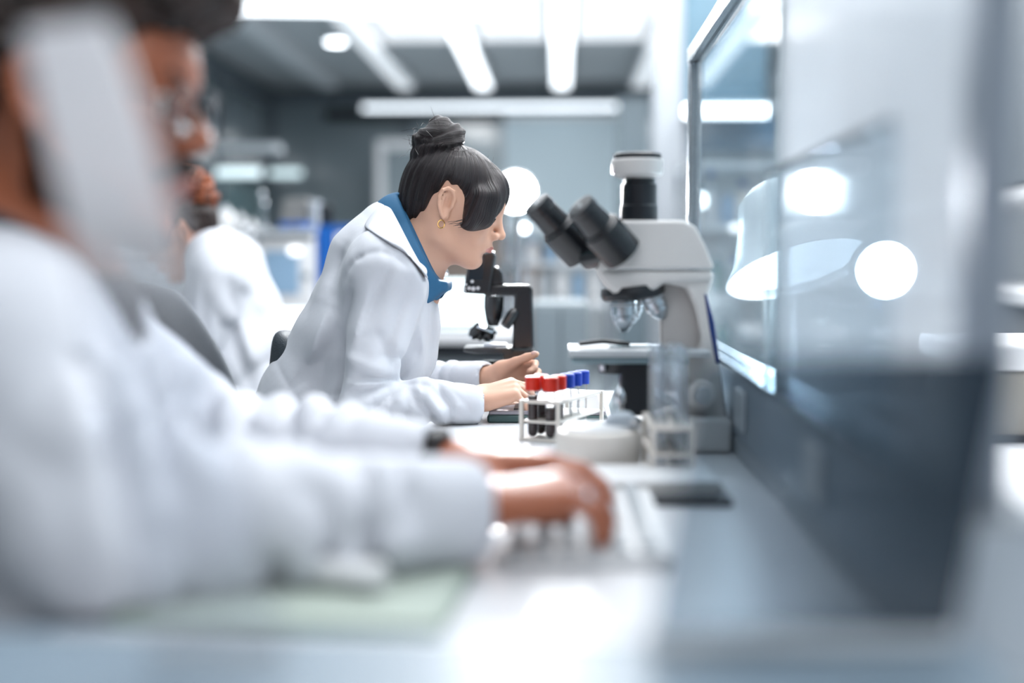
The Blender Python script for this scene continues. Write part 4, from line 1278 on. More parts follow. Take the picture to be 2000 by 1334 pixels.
def hand_ops(W, f, s, n, curls, sc=1.0, thumb=(.55, .75, -.35), tcurl=.35, palm=.085, k=.008, spread=.08, slim=1.0):
    """W wrist, f finger direction, s thumb side, n back of hand. curls: per finger three bend angles."""
    W = V3(W); f = V3(f) / np.linalg.norm(f); s = V3(s) - f * (V3(s) @ f); s /= np.linalg.norm(s)
    n2 = np.cross(f, s)
    n = n2 if n2 @ V3(n) > 0 else -n2
    o = []; tips = []
    offs = [.0255, .0085, -.0085, -.0245]; L = [.070, .078, .073, .058]; pl = [1.0, 1.03, .99, .92]; rr = [x * slim for x in (.0088, .009, .0086, .0076)]
    for i in range(4):
        base = W + f * palm * pl[i] * sc + s * offs[i] * sc + n * (.004 - .002 * abs(i - 1)) * sc
        o.append(('+', Cap(W + s * offs[i] * .62 * sc, base, .0145 * sc, .0105 * sc * slim), .009 * sc))
        o.append(('+', Cap(W + s * offs[i] * .7 * sc - n * .008 * sc + f * .02 * sc, base - n * .006 * sc - f * .012 * sc, .0125 * sc, .0095 * sc), .010 * sc))
        p = base; a = 0; fan = s * (offs[i] * spread / .0255)
        for q in range(3):
            a += curls[i][q]
            d = f * math.cos(a) - n * math.sin(a) + fan * (1 if q == 0 else .4); d /= np.linalg.norm(d)
            l = L[i] * (.46, .30, .24)[q] * sc
            r0 = rr[i] * (1.06, .96, .88)[q] * sc; r1 = rr[i] * (.96, .88, .74)[q] * sc
            e = p + d * l
            o.append(('+', Cap(p, e, r0, r1), .003 * sc if q else .005 * sc))
            p = e
        tips.append((p, d))
    tb = W + f * .022 * sc + s * .024 * sc - n * .006 * sc
    td = f * thumb[0] + s * thumb[1] + n * thumb[2]; td /= np.linalg.norm(td)
    e = tb + td * .042 * sc
    o.append(('+', Cap(W + f * .008 * sc + s * .010 * sc, tb, .015 * sc, .0155 * sc), .012 * sc))
    o.append(('+', Cap(tb, e, .0150 * sc, .0108 * sc), .012 * sc))
    td2 = td * math.cos(tcurl) + f * math.sin(tcurl); td2 /= np.linalg.norm(td2)
    e2 = e + td2 * .030 * sc
    o.append(('+', Cap(e, e2, .0104 * sc, .0092 * sc), .005 * sc))
    td3 = td2 * math.cos(tcurl) + f * math.sin(tcurl); td3 /= np.linalg.norm(td3)
    e3 = e2 + td3 * .024 * sc
    o.append(('+', Cap(e2, e3, .0094 * sc, .0072 * sc), .004 * sc))
    tips.append((e3, td3, e2))
    return o, tips, n


def skin_mat(name, rgb, lip):
    a = mat(name, rgb, .42, noise=.05, nscale=25, bump=.04, bscale=500)
    b = mat(name + '_lip', lip, .32, noise=.05, nscale=60)
    return [a, b]


def lip_index(H, verts, F):
    L = H.local(verts[F].mean(1))
    up = ((L[:, 0] - .095) / .013) ** 2 + (L[:, 1] / .021) ** 2 + ((L[:, 2] + .0588) / .0095) ** 2 < 1
    return (up & (L[:, 0] > .079)).astype(int)


def loc_of(p): return (p[0], p[1], 0.0)


def eye_parts(H, parent, origin, iris=(50, 32, 22)):
    for s in (-1, 1):
        c = H.w((.0742, s * .031, .0050))
        e = MB().sphere((0, 0, 0), .0113 * H.k, 20, 14).build('eye', mat('sclera', (235, 232, 228), .15), parent, loc=Vector(c - V3(origin)))
        fw = H.M @ V3((1, s * .05, -.25))
        fw = Vector(fw).normalized()
        MB().lathe([(.0055 * H.k, .0098 * H.k), (.0045 * H.k, .0112 * H.k), (.0005, .0117 * H.k)], (0, 0, 0), fw, 18).build('iris', mat('iris_' + str(iris[0]), iris, .1), e)


def brow_parts(H, parent, origin, m, r=.0032):
    for s in (-1, 1):
        pts = [H.w((.0875, s * .014, .026)), H.w((.0835, s * .028, .0315)), H.w((.070, s * .044, .029)), H.w((.060, s * .050, .024))]
        MB().tube([p - V3(origin) for p in pts], [r * .9 * H.k, r * 1.1 * H.k, r * .9 * H.k, r * .4 * H.k], 8).build('eyebrow', m, parent)


def drape(rows_px, Y0, verts, gap):
    """Lay the near-side points of a collar on the cloth under them."""
    q = (verts - V3(cam.location)) @ np.array(CAM_M)
    u = 1000 - FPX * q[:, 0] / q[:, 2]; t = 667 + FPX * q[:, 1] / q[:, 2]
    out = []
    for r in rows_px:
        rr_ = []
        for x, y, dy in r:
            if dy != 0:
                k = (np.abs(u - x) < 9) & (np.abs(t - y) < 9)
                if k.any(): dy = min(dy, float(verts[k, 1].min()) - gap - Y0)
            rr_.append((x, y, dy))
        out.append(rr_)
    return out


def ribbon(rows_px, Y0, both=True):
    """rows of (px, py, dy) points; mirrored about the body's middle plane Y0 so that the strip goes round the back of the neck."""
    rows = []
    for r in rows_px:
        a = [R(x, y, Y0 + dy) for x, y, dy in r]
        if both:
            b = [Vector((p.x, 2 * Y0 - p.y, p.z)) for p in a[1:]][::-1]
            a = b + a
        rows.append(a)
    return rows


M_COAT = mat('white_cotton', (214, 218, 226), .75, noise=.015, nscale=30, bump=.16, bscale=20, sheen=.15)

# ================= the woman at the microscope
YW = 2.12
W = lambda x, y, dy=0.0: V3(R(x, y, YW + dy))
wo = V3((-.40, YW, 0))
woman = thing('person', 'woman with dark hair bun in white lab coat leaning to the microscope', 'person', wo)
HW = Head(W(884, 403), rad(21), 0, .965, short=.76)

near_w = W(925, 781, -.12); far_w = W(966, 738, .07)
h1, tips1, n1 = hand_ops(near_w, (1, .25, .26), (-.30, 1, .30), (-.2, -.25, 1),
                         [(.62, .45, .3), (.78, .55, .3), (.90, .60, .35), (1.0, .65, .4)], .93, thumb=(.7, .5, -.75), tcurl=.2, palm=.080, spread=.22, slim=.88)
h2, tips2, n2 = hand_ops(far_w, (1, -.15, .16), (-.1, -.45, 1), (-.1, 1, .45),
                         [(.55, 1.0, .7), (.7, 1.0, .7), (.8, 1.0, .7), (.85, 1.0, .7)], .84, thumb=(1.0, .45, -.25), tcurl=.22, palm=.074, spread=.14, slim=.92)
neck_b = W(795, 520)
body = head_ops(HW)
body += [('+', Cap(HW.w((-.022, 0, -.035)), W(812, 490), .050, .050), .03),
         ('+', Cap(W(812, 490), W(775, 545), .052, .062), .03),
         ('+', Cap(W(770, 560), W(700, 720), .085, .09, sy=1.3), .03),
         ('+', Cap(W(700, 720), W(590, 890), .09, .12, sy=1.2), .03),
         ('+', Cap(W(757, 545, -.14), W(776, 545, .14), .045), .03),
         ('+', Cap(W(757, 545, -.15), W(712, 775, -.19), .034, .026), .02),
         ('+', Cap(W(712, 775, -.19), near_w, .026, .0225), .015),
         ('+', Cap(W(776, 545, .15), W(775, 750, .19), .034, .026), .02),
         ('+', Cap(W(775, 750, .19), far_w, .026, .0225), .015)] + h1 + h2
v, F = sdf_mesh(body, .0029, smooth=1)
np_mesh('body', v, F, skin_mat('skin_light', (226, 178, 152), (196, 120, 108)), woman, wo, fmat=lip_index(HW, v, F))
eye_parts(HW, woman, wo)

# hair
hair_poly = [(.13, .16), (.13, .030), (.090, .024), (.072, .022), (.056, .016), (.046, -.004), (.030, -.012), (.020, .010), (.013, .032), (-.016, .035), (-.027, .010),
             (-.034, -.020), (-.050, -.052), (-.078, -.078), (-.105, -.075), (-.16, -.02), (-.16, .16)]
hair = [('+', HW.ell((-.009, 0, .031), (.097, .081, .082)), 0), ('+', HW.ell((.054, 0, .050), (.036, .054, .036)), .02), ('+', HW.ell((-.050, 0, -.016), (.046, .056, .060)), .03), ('&', HW.poly(hair_poly), .018)]
for s in (-1, 1):     # side-swept strands over the temples
    hair += [('+', HW.ell((.064, s * .040, .026), (.021, .024, .034)), .02),
             ('+', HW.cap((.064, s * .056, .034), (.066, s * .062, .000), .018, .014), .02),
             ('+', HW.cap((.066, s * .062, .000), (.052, s * .067, -.020), .014, .009), .018),
             ('+', HW.cap((.052, s * .067, -.020), (.034, s * .070, -.027), .009, .003), .012),
             ('+', HW.cap((.046, s * .064, .030), (.040, s * .071, -.006), .014, .008), .016)]
bc = W(858, 283); tilt = np.array(Matrix.Rotation(rad(-24), 3, 'Y') @ Matrix.Rotation(rad(12), 3, 'X'))
coil = []
for i in range(23):                      # one and a half turns, rising inwards
    u = i / 22; th = rad(200) + u * rad(560); rr_ = .033 - .020 * u
    coil.append(bc + tilt @ V3((rr_ * math.cos(th) * 1.12, rr_ * math.sin(th) * .95, -.004 + .034 * u)))
for i in range(22):
    u = i / 22
    hair.append(('+', Cap(coil[i], coil[i + 1], .0215 - .003 * u, .0215 - .003 * (u + 1 / 22)), .004))
hair += [('+', Cap(W(866, 302), bc + V3((.004, 0, .012)), .040, .024), .012)]
bl, br = coil[0], coil[16]
def hair_post(P):
    L = HW.local(P)
    a = np.arctan2(L[:, 1], L[:, 0] + .03)
    g = .0014 * np.sin(a * 26 + 9 * L[:, 2]) * (L[:, 2] < .10)
    Q = (P - bc) @ tilt
    th = np.arctan2(Q[:, 1], Q[:, 0]); rr_ = np.hypot(Q[:, 0], Q[:, 1]) - .026
    ph = np.arctan2(Q[:, 2] - .008, rr_)
    g = g + .0015 * np.sin(ph * 9 + th * 4) * (np.linalg.norm(Q, axis=1) < .075) * (L[:, 2] > .085)
    return g
v, F = sdf_mesh(hair, .0025, post=hair_post, smooth=1)
L = HW.local(v)
Q = (v - bc) @ tilt
inb = (np.linalg.norm(Q, axis=1) < .062) & (L[:, 2] > .095)
ang = np.where(inb, np.arctan2(Q[:, 2] - .008, np.hypot(Q[:, 0], Q[:, 1]) - .026) * .6 + np.arctan2(Q[:, 1], Q[:, 0]) * .35, np.arctan2(L[:, 1], L[:, 0] + .035))
strand = np.stack([ang, np.linalg.norm(L - V3((-.035, 0, .115)), axis=1) * 2, L[:, 2] * .2], 1)
M_HAIRW = hair_mat('hair_dark', (12, 11, 16), (46, 33, 35), 1.0, .38)
np_mesh('hair', v, F, M_HAIRW, woman, wo, strand=strand)
# fly-away strands and loose bang strands
rs = np.random.RandomState(3)
fly = MB()
for i in range(46):
    th = rs.rand() * 2 * math.pi; el = rs.rand() * 1.1 - .1
    d = V3((math.cos(th) * math.cos(el), math.sin(th) * math.cos(el), math.sin(el)))
    if i % 3 == 0: c = bl + d * .030
    elif i % 3 == 1: c = br + d * .028
    else:
        d = V3((math.cos(th), math.sin(th), abs(math.sin(el)) + .2)); d /= np.linalg.norm(d)
        c = HW.w(V3((-.02, 0, .036)) + d * V3((.098, .08, .084)))
    t2 = np.cross(d, rs.randn(3)); t2 /= np.linalg.norm(t2)
    ln = .012 + rs.rand() * .016
    fly.tube([c - wo, c + d * ln * .45 + t2 * ln * .5 - wo, c + d * ln * .7 + t2 * ln * 1.2 - wo], [.0004, .0003, .0002], 4)
for i in range(10):
    x0 = .06 - i * .002
    pts = [(x0 + .01, -.060, .03 - .002 * i), (x0 + .004 + i * .0008, -.069, -.002), (.048 - i * .0028, -.0715, -.022 - .001 * (i % 4)), (.036 - i * .003, -.0725, -.030 - .002 * (i % 3))]
    fly.tube([HW.w(p) - wo for p in pts], [.0008, .0007, .0005, .0003], 4)
fo = fly.build('loose_strands', mat('hair_strand', (40, 30, 30), .3), woman); fo['kind'] = 'stuff'
# hoop earring
ec = HW.w((.000, -.0775, -.040))
er = MB()
er.tube([Vector(ec - wo) + Vector((.0058 * math.cos(a), .002 * math.sin(a), .0070 * math.sin(a))) for a in np.linspace(0, 2 * math.pi, 18, endpoint=False)], .0011, 6, closed=True)
er.build('earring', mat('gold', (222, 178, 110), .2, metal=1.0), woman)
# thumb nail
p3, d3, p2 = tips2[4]
nm = MB().sphere(Vector((p3 * .8 + p2 * .2) - wo) + Vector((0, -.0045, .0035)), .0048, 12, 8, s=(1.3, .5, .8)).build('nail', mat('nail', (236, 196, 186), .18), woman)

# shirt: yoke inside the coat and its turned collar
M_SHIRT = mat('blue_shirt', (38, 98, 138), .7, noise=.05, nscale=40, bump=.1, bscale=900)
def side(pts, d): return Poly2((0, 0, 0), (1, 0, 0), (0, 0, 1), [(R(x, y, d).x, R(x, y, d).z) for x, y in pts])
neck_side = side([(772, 380), (800, 436), (822, 482), (846, 530), (858, 548), (874, 552), (874, 620), (1000, 620), (1000, 380)], YW - .06)
sh = [('+', Cap(W(785, 440), W(800, 520), .060, .078, sy=1.1), 0), ('+', Cap(W(800, 520), W(790, 600), .080, .09, sy=1.2), .03),
      ('-', neck_side, .004), ('-', side([(790, 588), (842, 592), (866, 572), (900, 560), (900, 800), (700, 800), (700, 640)], YW - .03), .004), ('-', Cap(W(850, 430), W(806, 512), .0535, .0525), .006)]
v, F = sdf_mesh(sh, .004, smooth=1)
np_mesh('shirt', v, F, M_SHIRT, woman, wo)
col_rows = ribbon([[(775, 388, 0), (790, 405, -.040), (812, 452, -.062), (836, 503, -.062), (856, 545, -.036), (872, 549, -.016)],
                   [(758, 393, 0), (775, 412, -.060), (800, 468, -.080), (826, 530, -.078), (850, 572, -.046), (873, 560, -.016)],
                   [(752, 402, 0), (764, 424, -.066), (786, 478, -.090), (812, 540, -.088), (842, 588, -.052), (858, 590, -.020)]], YW)
MB().grid(col_rows).build('shirt_collar', M_SHIRT, woman, origin=wo, solidify=.004, subsurf=2)

# lab coat
S, E, Wr = W(757, 536, -.155), W(712, 777, -.195), W(918, 790, -.135)
S2, E2, W2 = W(778, 540, .155), W(775, 748, .20), W(940, 740, .085)
coat = [('+', Cap(W(748, 516), W(726, 600), .082, .108, sy=1.30), 0), ('+', Cap(W(726, 600), W(702, 690), .108, .120, sy=1.28), .02),
        ('+', Cap(W(702, 690), W(654, 780), .120, .122, sy=1.25), .02), ('+', Cap(W(654, 780), W(585, 905), .122, .140, sy=1.25), .03),
        ('+', Cap(W(755, 540, -.125), W(776, 545, .125), .062), .04), ('+', Cap(W(766, 470, -.04), W(752, 522, -.11), .030, .054), .04),
        ('+', Cap(W(770, 462, .04), W(760, 520, .11), .040, .056), .04), ('+', Cap(W(752, 440), W(715, 500), .040, .06, sy=1.5), .04),
        ('+', Cap(W(806, 560, -.03), W(806, 690, -.02), .036, .042, sy=2.0), .04),
        ('+', Cap(S, E, .073, .048), .03), ('+', Cap(E, Wr, .047, .034), .018),
        ('+', Cap(S2, E2, .070, .046), .03), ('+', Cap(E2, W2, .046, .034), .018),
        ('+', Cap(W(590, 900, -.10), (-.20, YW - .10, .56), .085, .08), .05), ('+', Cap(W(590, 900, .10), (-.20, YW + .10, .56), .085, .08), .05),
        ('-', side([(742, 380), (748, 402), (775, 444), (800, 480), (822, 512), (840, 548), (846, 590), (1000, 590), (1000, 380)], YW - .07), .004), ('-', Cap(W(800, 430), W(800, 512), .058, .060), .006),
        ('-', Cap(Wr + (Wr - E) * .02, Wr + (Wr - E) * .35, .0245, .036), .003), ('-', Cap(W2 + (W2 - E2) * .02, W2 + (W2 - E2) * .35, .0245, .036), .003)]
fd = []
def fold(x0, y0, d0, x1, y1, d1, w, amp): fd.append((W(x0, y0, d0), W(x1, y1, d1), w * .8, amp * 2.3))
# elbow creases fan out of the inner elbow; sleeve drapes; side drapes under the arm
for a in [(786, 745, -.21, 690, 735, -.25, .012, .010), (788, 750, -.21, 672, 770, -.25, .011, .008), (786, 752, -.21, 715, 812, -.24, .010, .007), (778, 738, -.22, 735, 650, -.24, .012, .006),
          (770, 735, -.2, 660, 690, -.24, .014, -.006), (775, 748, -.21, 680, 752, -.25, .008, -.006),
          (792, 752, -.2, 840, 812, -.20, .011, .007), (840, 755, -.18, 900, 815, -.18, .010, .006), (815, 752, -.19, 868, 818, -.2, .008, -.005), (880, 758, -.16, 925, 805, -.16, .008, .005),
          (850, 800, -.18, 925, 790, -.16, .008, -.004), (740, 800, -.24, 830, 822, -.22, .009, .005),
          (800, 560, -.17, 745, 700, -.25, .014, .005), (765, 520, -.22, 700, 640, -.25, .016, .005), (720, 560, -.23, 680, 700, -.25, .014, -.005), (830, 600, -.12, 800, 735, -.19, .012, .007),
          (668, 640, -.2, 655, 780, -.2, .012, .014), (690, 560, -.19, 664, 650, -.2, .010, .010), (655, 650, -.17, 590, 790, -.17, .016, .008), (650, 720, -.17, 585, 820, -.18, .014, .009),
          (640, 600, -.15, 600, 720, -.15, .018, -.007), (655, 800, -.18, 560, 850, -.17, .016, .009), (630, 690, -.16, 560, 770, -.15, .016, .006), (690, 470, -.06, 640, 560, -.12, .018, .005),
          (846, 610, -.06, 835, 720, -.07, .010, .006), (820, 610, -.10, 828, 700, -.1, .012, -.005)]:
    fold(*a)
# shoulder seam
seam = [(668, 556), (676, 532), (692, 510), (716, 498), (745, 492), (770, 500), (796, 518)]
for (xa, ya), (xb, yb_) in zip(seam[:-1], seam[1:]):
    fold(xa, ya, -.20, xb, yb_, -.20, .006, .0035)
def cuff_fade(P, g, cuffs, r, lim=.019):
    k = np.ones(len(P))
    for c in cuffs:
        k = np.minimum(k, np.clip((np.linalg.norm(P - c, axis=1) - r * .5) / r, .15, 1))
    return np.clip(g * k, -lim, lim)
def coat_post(P):
    g = waves(P, 5, 30, .0022)
    lo = P.min(0) - .04; hi = P.max(0) + .04
    for a, b, w, amp in fd:
        if (np.maximum(a, b) < lo).any() or (np.minimum(a, b) > hi).any(): continue
        g = g + groove(a, b, w, amp, P)
    # sleeve creases, long drapes down the upper arm and the side of the coat
    g = g + limb_folds(P, E, Wr, .034, .0115, 1.1, 2, -.1, .95, .075) + limb_folds(P, S, E, .055, .0070, 2.4, 4, .45, 1.15, .10)
    g = g + limb_folds(P, E2, W2, .034, .0080, 1.1, 6, -.1, .95, .075)
    c = (P[:, 0] * .86 + P[:, 2] * .38) / .030 + .9 * np.sin(P[:, 2] * 21 + 2) + .5 * np.sin(P[:, 0] * 33 + P[:, 1] * 20)
    far = np.clip((np.linalg.norm(P - (S + E) / 2, axis=1) - .13) / .06, 0, 1) * np.clip((1.08 - P[:, 2]) / .12, 0, 1)
    g = g + .0110 * far * ((1 - np.abs(np.sin(c))) ** 1.6 - .35) * (.6 + .4 * np.sin(P[:, 2] * 13))
    return cuff_fade(P, g, (Wr, W2), .045)
v, F = sdf_mesh(coat, .0038, post=coat_post, margin=.016, smooth=1)
np_mesh('lab_coat', v, F, M_COAT, woman, wo)
col_px = [[(756, 396, 0), (768, 412, -.080), (792, 462, -.115), (816, 508, -.120), (838, 546, -.095)],
          [(738, 394, 0), (746, 406, -.098), (776, 456, -.128), (806, 504, -.130), (836, 546, -.108)],
          [(722, 412, 0), (728, 424, -.108), (762, 462, -.132), (798, 500, -.135), (834, 538, -.110)],
          [(706, 438, 0), (712, 446, -.110), (750, 468, -.136), (790, 492, -.136), (840, 524, -.110)]]
rows = ribbon(col_px[:1] + drape(col_px[1:], YW, v, .007), YW)
MB().grid(rows).build('coat_collar', M_COAT, woman, origin=wo, solidify=.006, subsurf=2)
M_TROU = mat('dark_trousers', (40, 46, 58), .8, bump=.1, bscale=600)
tr = []
for s in (-1, 1):
    tr += [('+', Cap((-.46, YW + s * .08, .58), (-.04, YW + s * .10, .54), .085, .062), .02), ('+', Cap((-.04, YW + s * .10, .54), (-.10, YW + s * .10, .09), .060, .045), .02)]
v, F = sdf_mesh(tr, .010, smooth=1)
np_mesh('trousers', v, F, M_TROU, woman, wo)
def shoes(parent, o, x, y0, dy, fx=1):
    for s in (-1, 1):
        mb = MB()
        mb.sphere((x + fx * .05 - o[0], y0 + s * dy - o[1], .035), .05, 16, 10, s=(2.4, .9, .7))
        mb.build('shoe', M_BLACK, parent)
shoes(woman, wo, -.10, YW, .10)

# ================= the near man at the left
YM = 1.12
Mp = lambda x, y, d=YM: V3(R(x, y, d))
mo_ = V3((-.52, YM, 0))
man = thing('person', 'near man with glasses typing in a white lab coat, blurred at left', 'person', mo_)
HM = Head(Mp(164, 204), rad(7), rad(-4), 1.16)
mw1, mw2 = Mp(912, 985, 1.055), Mp(892, 908, 1.28)
g1, mt1, _ = hand_ops(mw1, (1, .22, .10), (-.2, 1, .05), (0, -.15, 1), [(.35, .65, .4), (.5, .8, .45), (.62, .85, .45), (.5, .75, .45)], 1.04, thumb=(.8, .5, -.5), palm=.088, spread=.2)
g2, mt2, _ = hand_ops(mw2, (1, -.06, .0), (.06, -1, .2), (0, .1, 1), [(.30, .55, .4), (.22, .45, .4), (.30, .5, .4), (.4, .6, .4)], 1.08, thumb=(.75, .55, -.45), palm=.092, spread=.18)
mb_ = head_ops(HM, True)
Sm, Em = Mp(-5, 690, .95), Mp(205, 1010, .92)
Sm2, Em2 = Mp(120, 650, 1.31), Mp(400, 856, 1.39)
mb_ += [('+', Cap(HM.w((-.022, 0, -.04)), Mp(60, 470), .062, .064), .03), ('+', Cap(Mp(60, 470), Mp(40, 620), .065, .10), .03),
        ('+', Cap(Mp(40, 620), Mp(-20, 900), .10, .11, sy=1.3), .03), ('+', Cap(Mp(-20, 900), Mp(-60, 1150), .11, .12, sy=1.2), .03),
        ('+', Cap(Mp(0, 690, .97), Mp(120, 650, 1.28), .05), .03), ('+', Cap(Sm, Em, .045, .034), .02), ('+', Cap(Em, mw1, .034, .027), .02),
        ('+', Cap(Sm2, Em2, .045, .034), .02), ('+', Cap(Em2, mw2, .034, .027), .02)] + g1 + g2
v, F = sdf_mesh(mb_, .0042, smooth=1)
np_mesh('body', v, F, skin_mat('skin_brown', (168, 98, 68), (150, 84, 72)), man, mo_, fmat=lip_index(HM, v, F))
eye_parts(HM, man, mo_, (30, 18, 12))
M_HAIRM = hair_mat('hair_brown', (20, 13, 11), (62, 40, 30), .4, .5)
brow_parts(HM, man, mo_, M_HAIRM, .0042)
hp = [(.15, .17), (.15, .085), (.088, .068), (.066, .056), (.052, .040), (.040, .010), (.034, -.030), (.022, -.030), (.020, .030), (-.02, .036), (-.032, .0), (-.05, -.05), (-.09, -.06), (-.16, -.02), (-.16, .17)]
hm = [('+', HM.ell((-.014, 0, .040), (.110, .086, .094)), 0), ('+', HM.ell((.060, 0, .100), (.066, .072, .036)), .03), ('&', HM.poly(hp), .010)]
v, F = sdf_mesh(hm, .0045, post=lambda P: waves(P, 9, 190, .0030, 5), smooth=0)
L = HM.local(v)
np_mesh('hair', v, F, M_HAIRM, man, mo_, strand=L * V3((1.2, 14, 14)))
# moustache and stubble beard
stubble = glass_mat('stubble', (255, 255, 255), haze=.62, haze_rgb=(38, 24, 18), refl=0.0)
bd = [('+', HM.cap((.094, -.004, -.041), (.082, -.026, -.050), .0075, .005), 0), ('+', HM.cap((.094, .004, -.041), (.082, .026, -.050), .0075, .005), .004)]
v, F = sdf_mesh(bd, .002)
np_mesh('moustache', v, F, M_HAIRM, man, mo_, strand=v)
bd = [('+', HM.ell((.034, 0, -.046), (.0485, .0535, .0605)), 0), ('+', HM.ell((.068, 0, -.100), (.0185, .023, .0170)), .014)]
for s in (-1, 1):
    bd += [('+', HM.cap((-.008, s * .053, -.035), (.004, s * .0535, -.068), .015, .0145), .02), ('+', HM.cap((.004, s * .0535, -.068), (.064, s * .015, -.100), .0145, .0135), .02)]
bd += [('&', HM.poly([(-.03, -.02), (.02, -.035), (.05, -.062), (.072, -.072), (.10, -.078), (.10, -.13), (-.03, -.13)]), .006)]
v, F = sdf_mesh(bd, .0035)
np_mesh('beard', v, F, stubble, man, mo_)
# glasses
gl = bpy.data.objects.new('glasses', None); COL.objects.link(gl); gl.parent = man; gl.empty_display_size = .02
M_RIM = mat('glasses_rim', (30, 30, 34), .15, metal=.6)
for s in (-1, 1):
    c = V3((.099, s * .033, .002))
    rim = [HM.w(c + V3((-.006 * abs(math.cos(a)) * (1 if math.cos(a) * s > 0 else 0), .0245 * math.cos(a), .0195 * math.sin(a)))) - mo_ for a in np.linspace(0, 2 * math.pi, 24, endpoint=False)]
    MB().tube(rim, .0014, 8, closed=True).build('rim', M_RIM, gl)
    mb = MB(); mb.add(rim, [tuple(range(24))]); mb.build('lens', M_LENS, gl, solidify=.0012)
    MB().tube([HM.w((.092, s * .058, .006)) - mo_, HM.w((.075, s * .072, .008)) - mo_, HM.w((.0, s * .079, .012)) - mo_, HM.w((-.022, s * .079, .002)) - mo_], .0015, 6).build('temple_arm', M_RIM, gl)
MB().tube([HM.w((.099, -.009, .004)) - mo_, HM.w((.107, 0, .008)) - mo_, HM.w((.099, .009, .004)) - mo_], .0015, 6).build('bridge', M_RIM, gl)
# shirt
v, F = sdf_mesh([('+', Cap(Mp(52, 470), Mp(50, 560), .080, .105), 0), ('+', Cap(Mp(60, 560), Mp(45, 660), .09, .10, sy=1.1), .03), ('-', side([(-60, 300), (-20, 400), (40, 425), (110, 470), (170, 540), (600, 560), (600, 300)], YM - .06), .006), ('-', Cap(Mp(100, 360), Mp(62, 490), .064, .066), .006)], .006, smooth=1)
M_DARKSHIRT = mat('charcoal_shirt', (44, 48, 56), .75, bump=.1, bscale=600)
np_mesh('shirt', v, F, M_DARKSHIRT, man, mo_)
rows = ribbon([[(-40, 400, 0), (20, 420, -.07), (110, 500, -.075), (190, 560, -.03)],
               [(-70, 420, 0), (-5, 450, -.095), (95, 540, -.095), (185, 600, -.04)]], YM)
MB().grid(rows).build('shirt_collar', M_DARKSHIRT, man, origin=mo_, solidify=.004, subsurf=2)
# coat
Wm, Wm2 = Mp(888, 1000, 1.045), Mp(818, 893, 1.295)
cm_ = [('+', Cap(Mp(40, 610), Mp(30, 740), .092, .130, sy=1.30), 0), ('+', Cap(Mp(30, 740), Mp(-20, 950), .130, .145, sy=1.3), .03), ('+', Cap(Mp(-20, 950), Mp(-60, 1180), .145, .15, sy=1.25), .03),
       ('+', Cap(Mp(0, 685, .98), Mp(115, 650, 1.27), .076), .05), ('+', Cap(Mp(5, 520, 1.06), Mp(-5, 645, .98), .040, .064), .05), ('+', Cap(Mp(30, 520, 1.18), Mp(100, 630, 1.26), .040, .064), .05),
       ('+', Cap(Sm, Em, .082, .078), .04), ('+', Cap(Em, Wm, .074, .050), .03), ('+', Cap(Sm2, Em2, .082, .068), .04), ('+', Cap(Em2, Wm2, .066, .042), .03),
       ('+', Cap(Mp(-60, 1150, 1.02), (-.32, 1.02, .57), .09, .085), .05), ('+', Cap(Mp(-60, 1150, 1.22), (-.32, 1.22, .57), .09, .085), .05),
       ('-', Cap(Mp(130, 400), Mp(64, 535), .084, .088), .010), ('-', Cap(Mp(230, 500), Mp(190, 690), .06, .04), .015),
       ('-', Cap(Wm + (Wm - Em) * .02, Wm + (Wm - Em) * .3, .034, .050), .004), ('-', Cap(Wm2 + (Wm2 - Em2) * .02, Wm2 + (Wm2 - Em2) * .3, .029, .042), .004)]
fdm = []
def fm(x0, y0, d0, x1, y1, d1, w, a): fdm.append((Mp(x0, y0, d0), Mp(x1, y1, d1), w, a * 1.15))
for k in range(8):
    x = 420 + k * 66
    fm(x, 872, .985 + k * .006, x - 120 - (k % 3) * 25, 1060, .925 + k * .006, .017, .014 if k % 2 == 0 else .010)
for k in range(7):
    x = 390 + k * 74
    fm(x, 860, .985 + k * .006, x - 95, 1040, .935 + k * .006, .013, -.010)
fm(840, 990, .99, 560, 1105, .95, .016, .011); fm(880, 1040, .97, 520, 1120, .95, .014, -.008)
fm(370, 880, .94, 250, 1000, .87, .02, .013); fm(300, 800, .93, 180, 960, .86, .022, .012); fm(240, 720, .93, 90, 900, .87, .024, -.008); fm(120, 640, .90, 60, 860, .85, .025, .008)
for k in range(6):
    x = 430 + k * 70; y = 780 + k * 20
    fm(x, y, 1.34 - k * .012, x - 60, y + 130, 1.30 - k * .012, .016, .013 if k % 2 == 0 else -.008)
fm(450, 790, 1.33, 330, 760, 1.30, .02, .012); fm(310, 660, 1.26, 270, 820, 1.24, .02, .010)
def man_post(P):
    g = waves(P, 11, 16, .0022)
    lo = P.min(0) - .06; hi = P.max(0) + .06
    for a, b, w, amp in fdm:
        if (np.maximum(a, b) < lo).any() or (np.minimum(a, b) > hi).any(): continue
        g = g + groove(a, b, w, amp, P)
    g = g + limb_folds(P, Em, Wm, .050, .030, 1.3, 3, -.15, .93, .13, 1.2, .6) + limb_folds(P, Sm, Em, .060, .010, 1.8, 5, .35, 1.2, .16, 1.2)
    g = g + limb_folds(P, Em2, Wm2, .046, .022, 1.2, 8, -.2, .93, .12, 1.2, .6) + limb_folds(P, Sm2, Em2, .06, .012, 1.6, 9, .3, 1.2, .15, 1.2)
    c = (P[:, 0] * .8 + P[:, 2] * .5) / .05 + np.sin(P[:, 2] * 15) + .5 * np.sin(P[:, 1] * 22)
    g = g + .007 * ((1 - np.abs(np.sin(c))) ** 1.3 - .35) * np.clip((1.02 - P[:, 2]) / .1, 0, 1)
    return cuff_fade(P, g, (Wm, Wm2), .075, .026)
v, F = sdf_mesh(cm_, .0065, post=man_post, margin=.025, smooth=1)
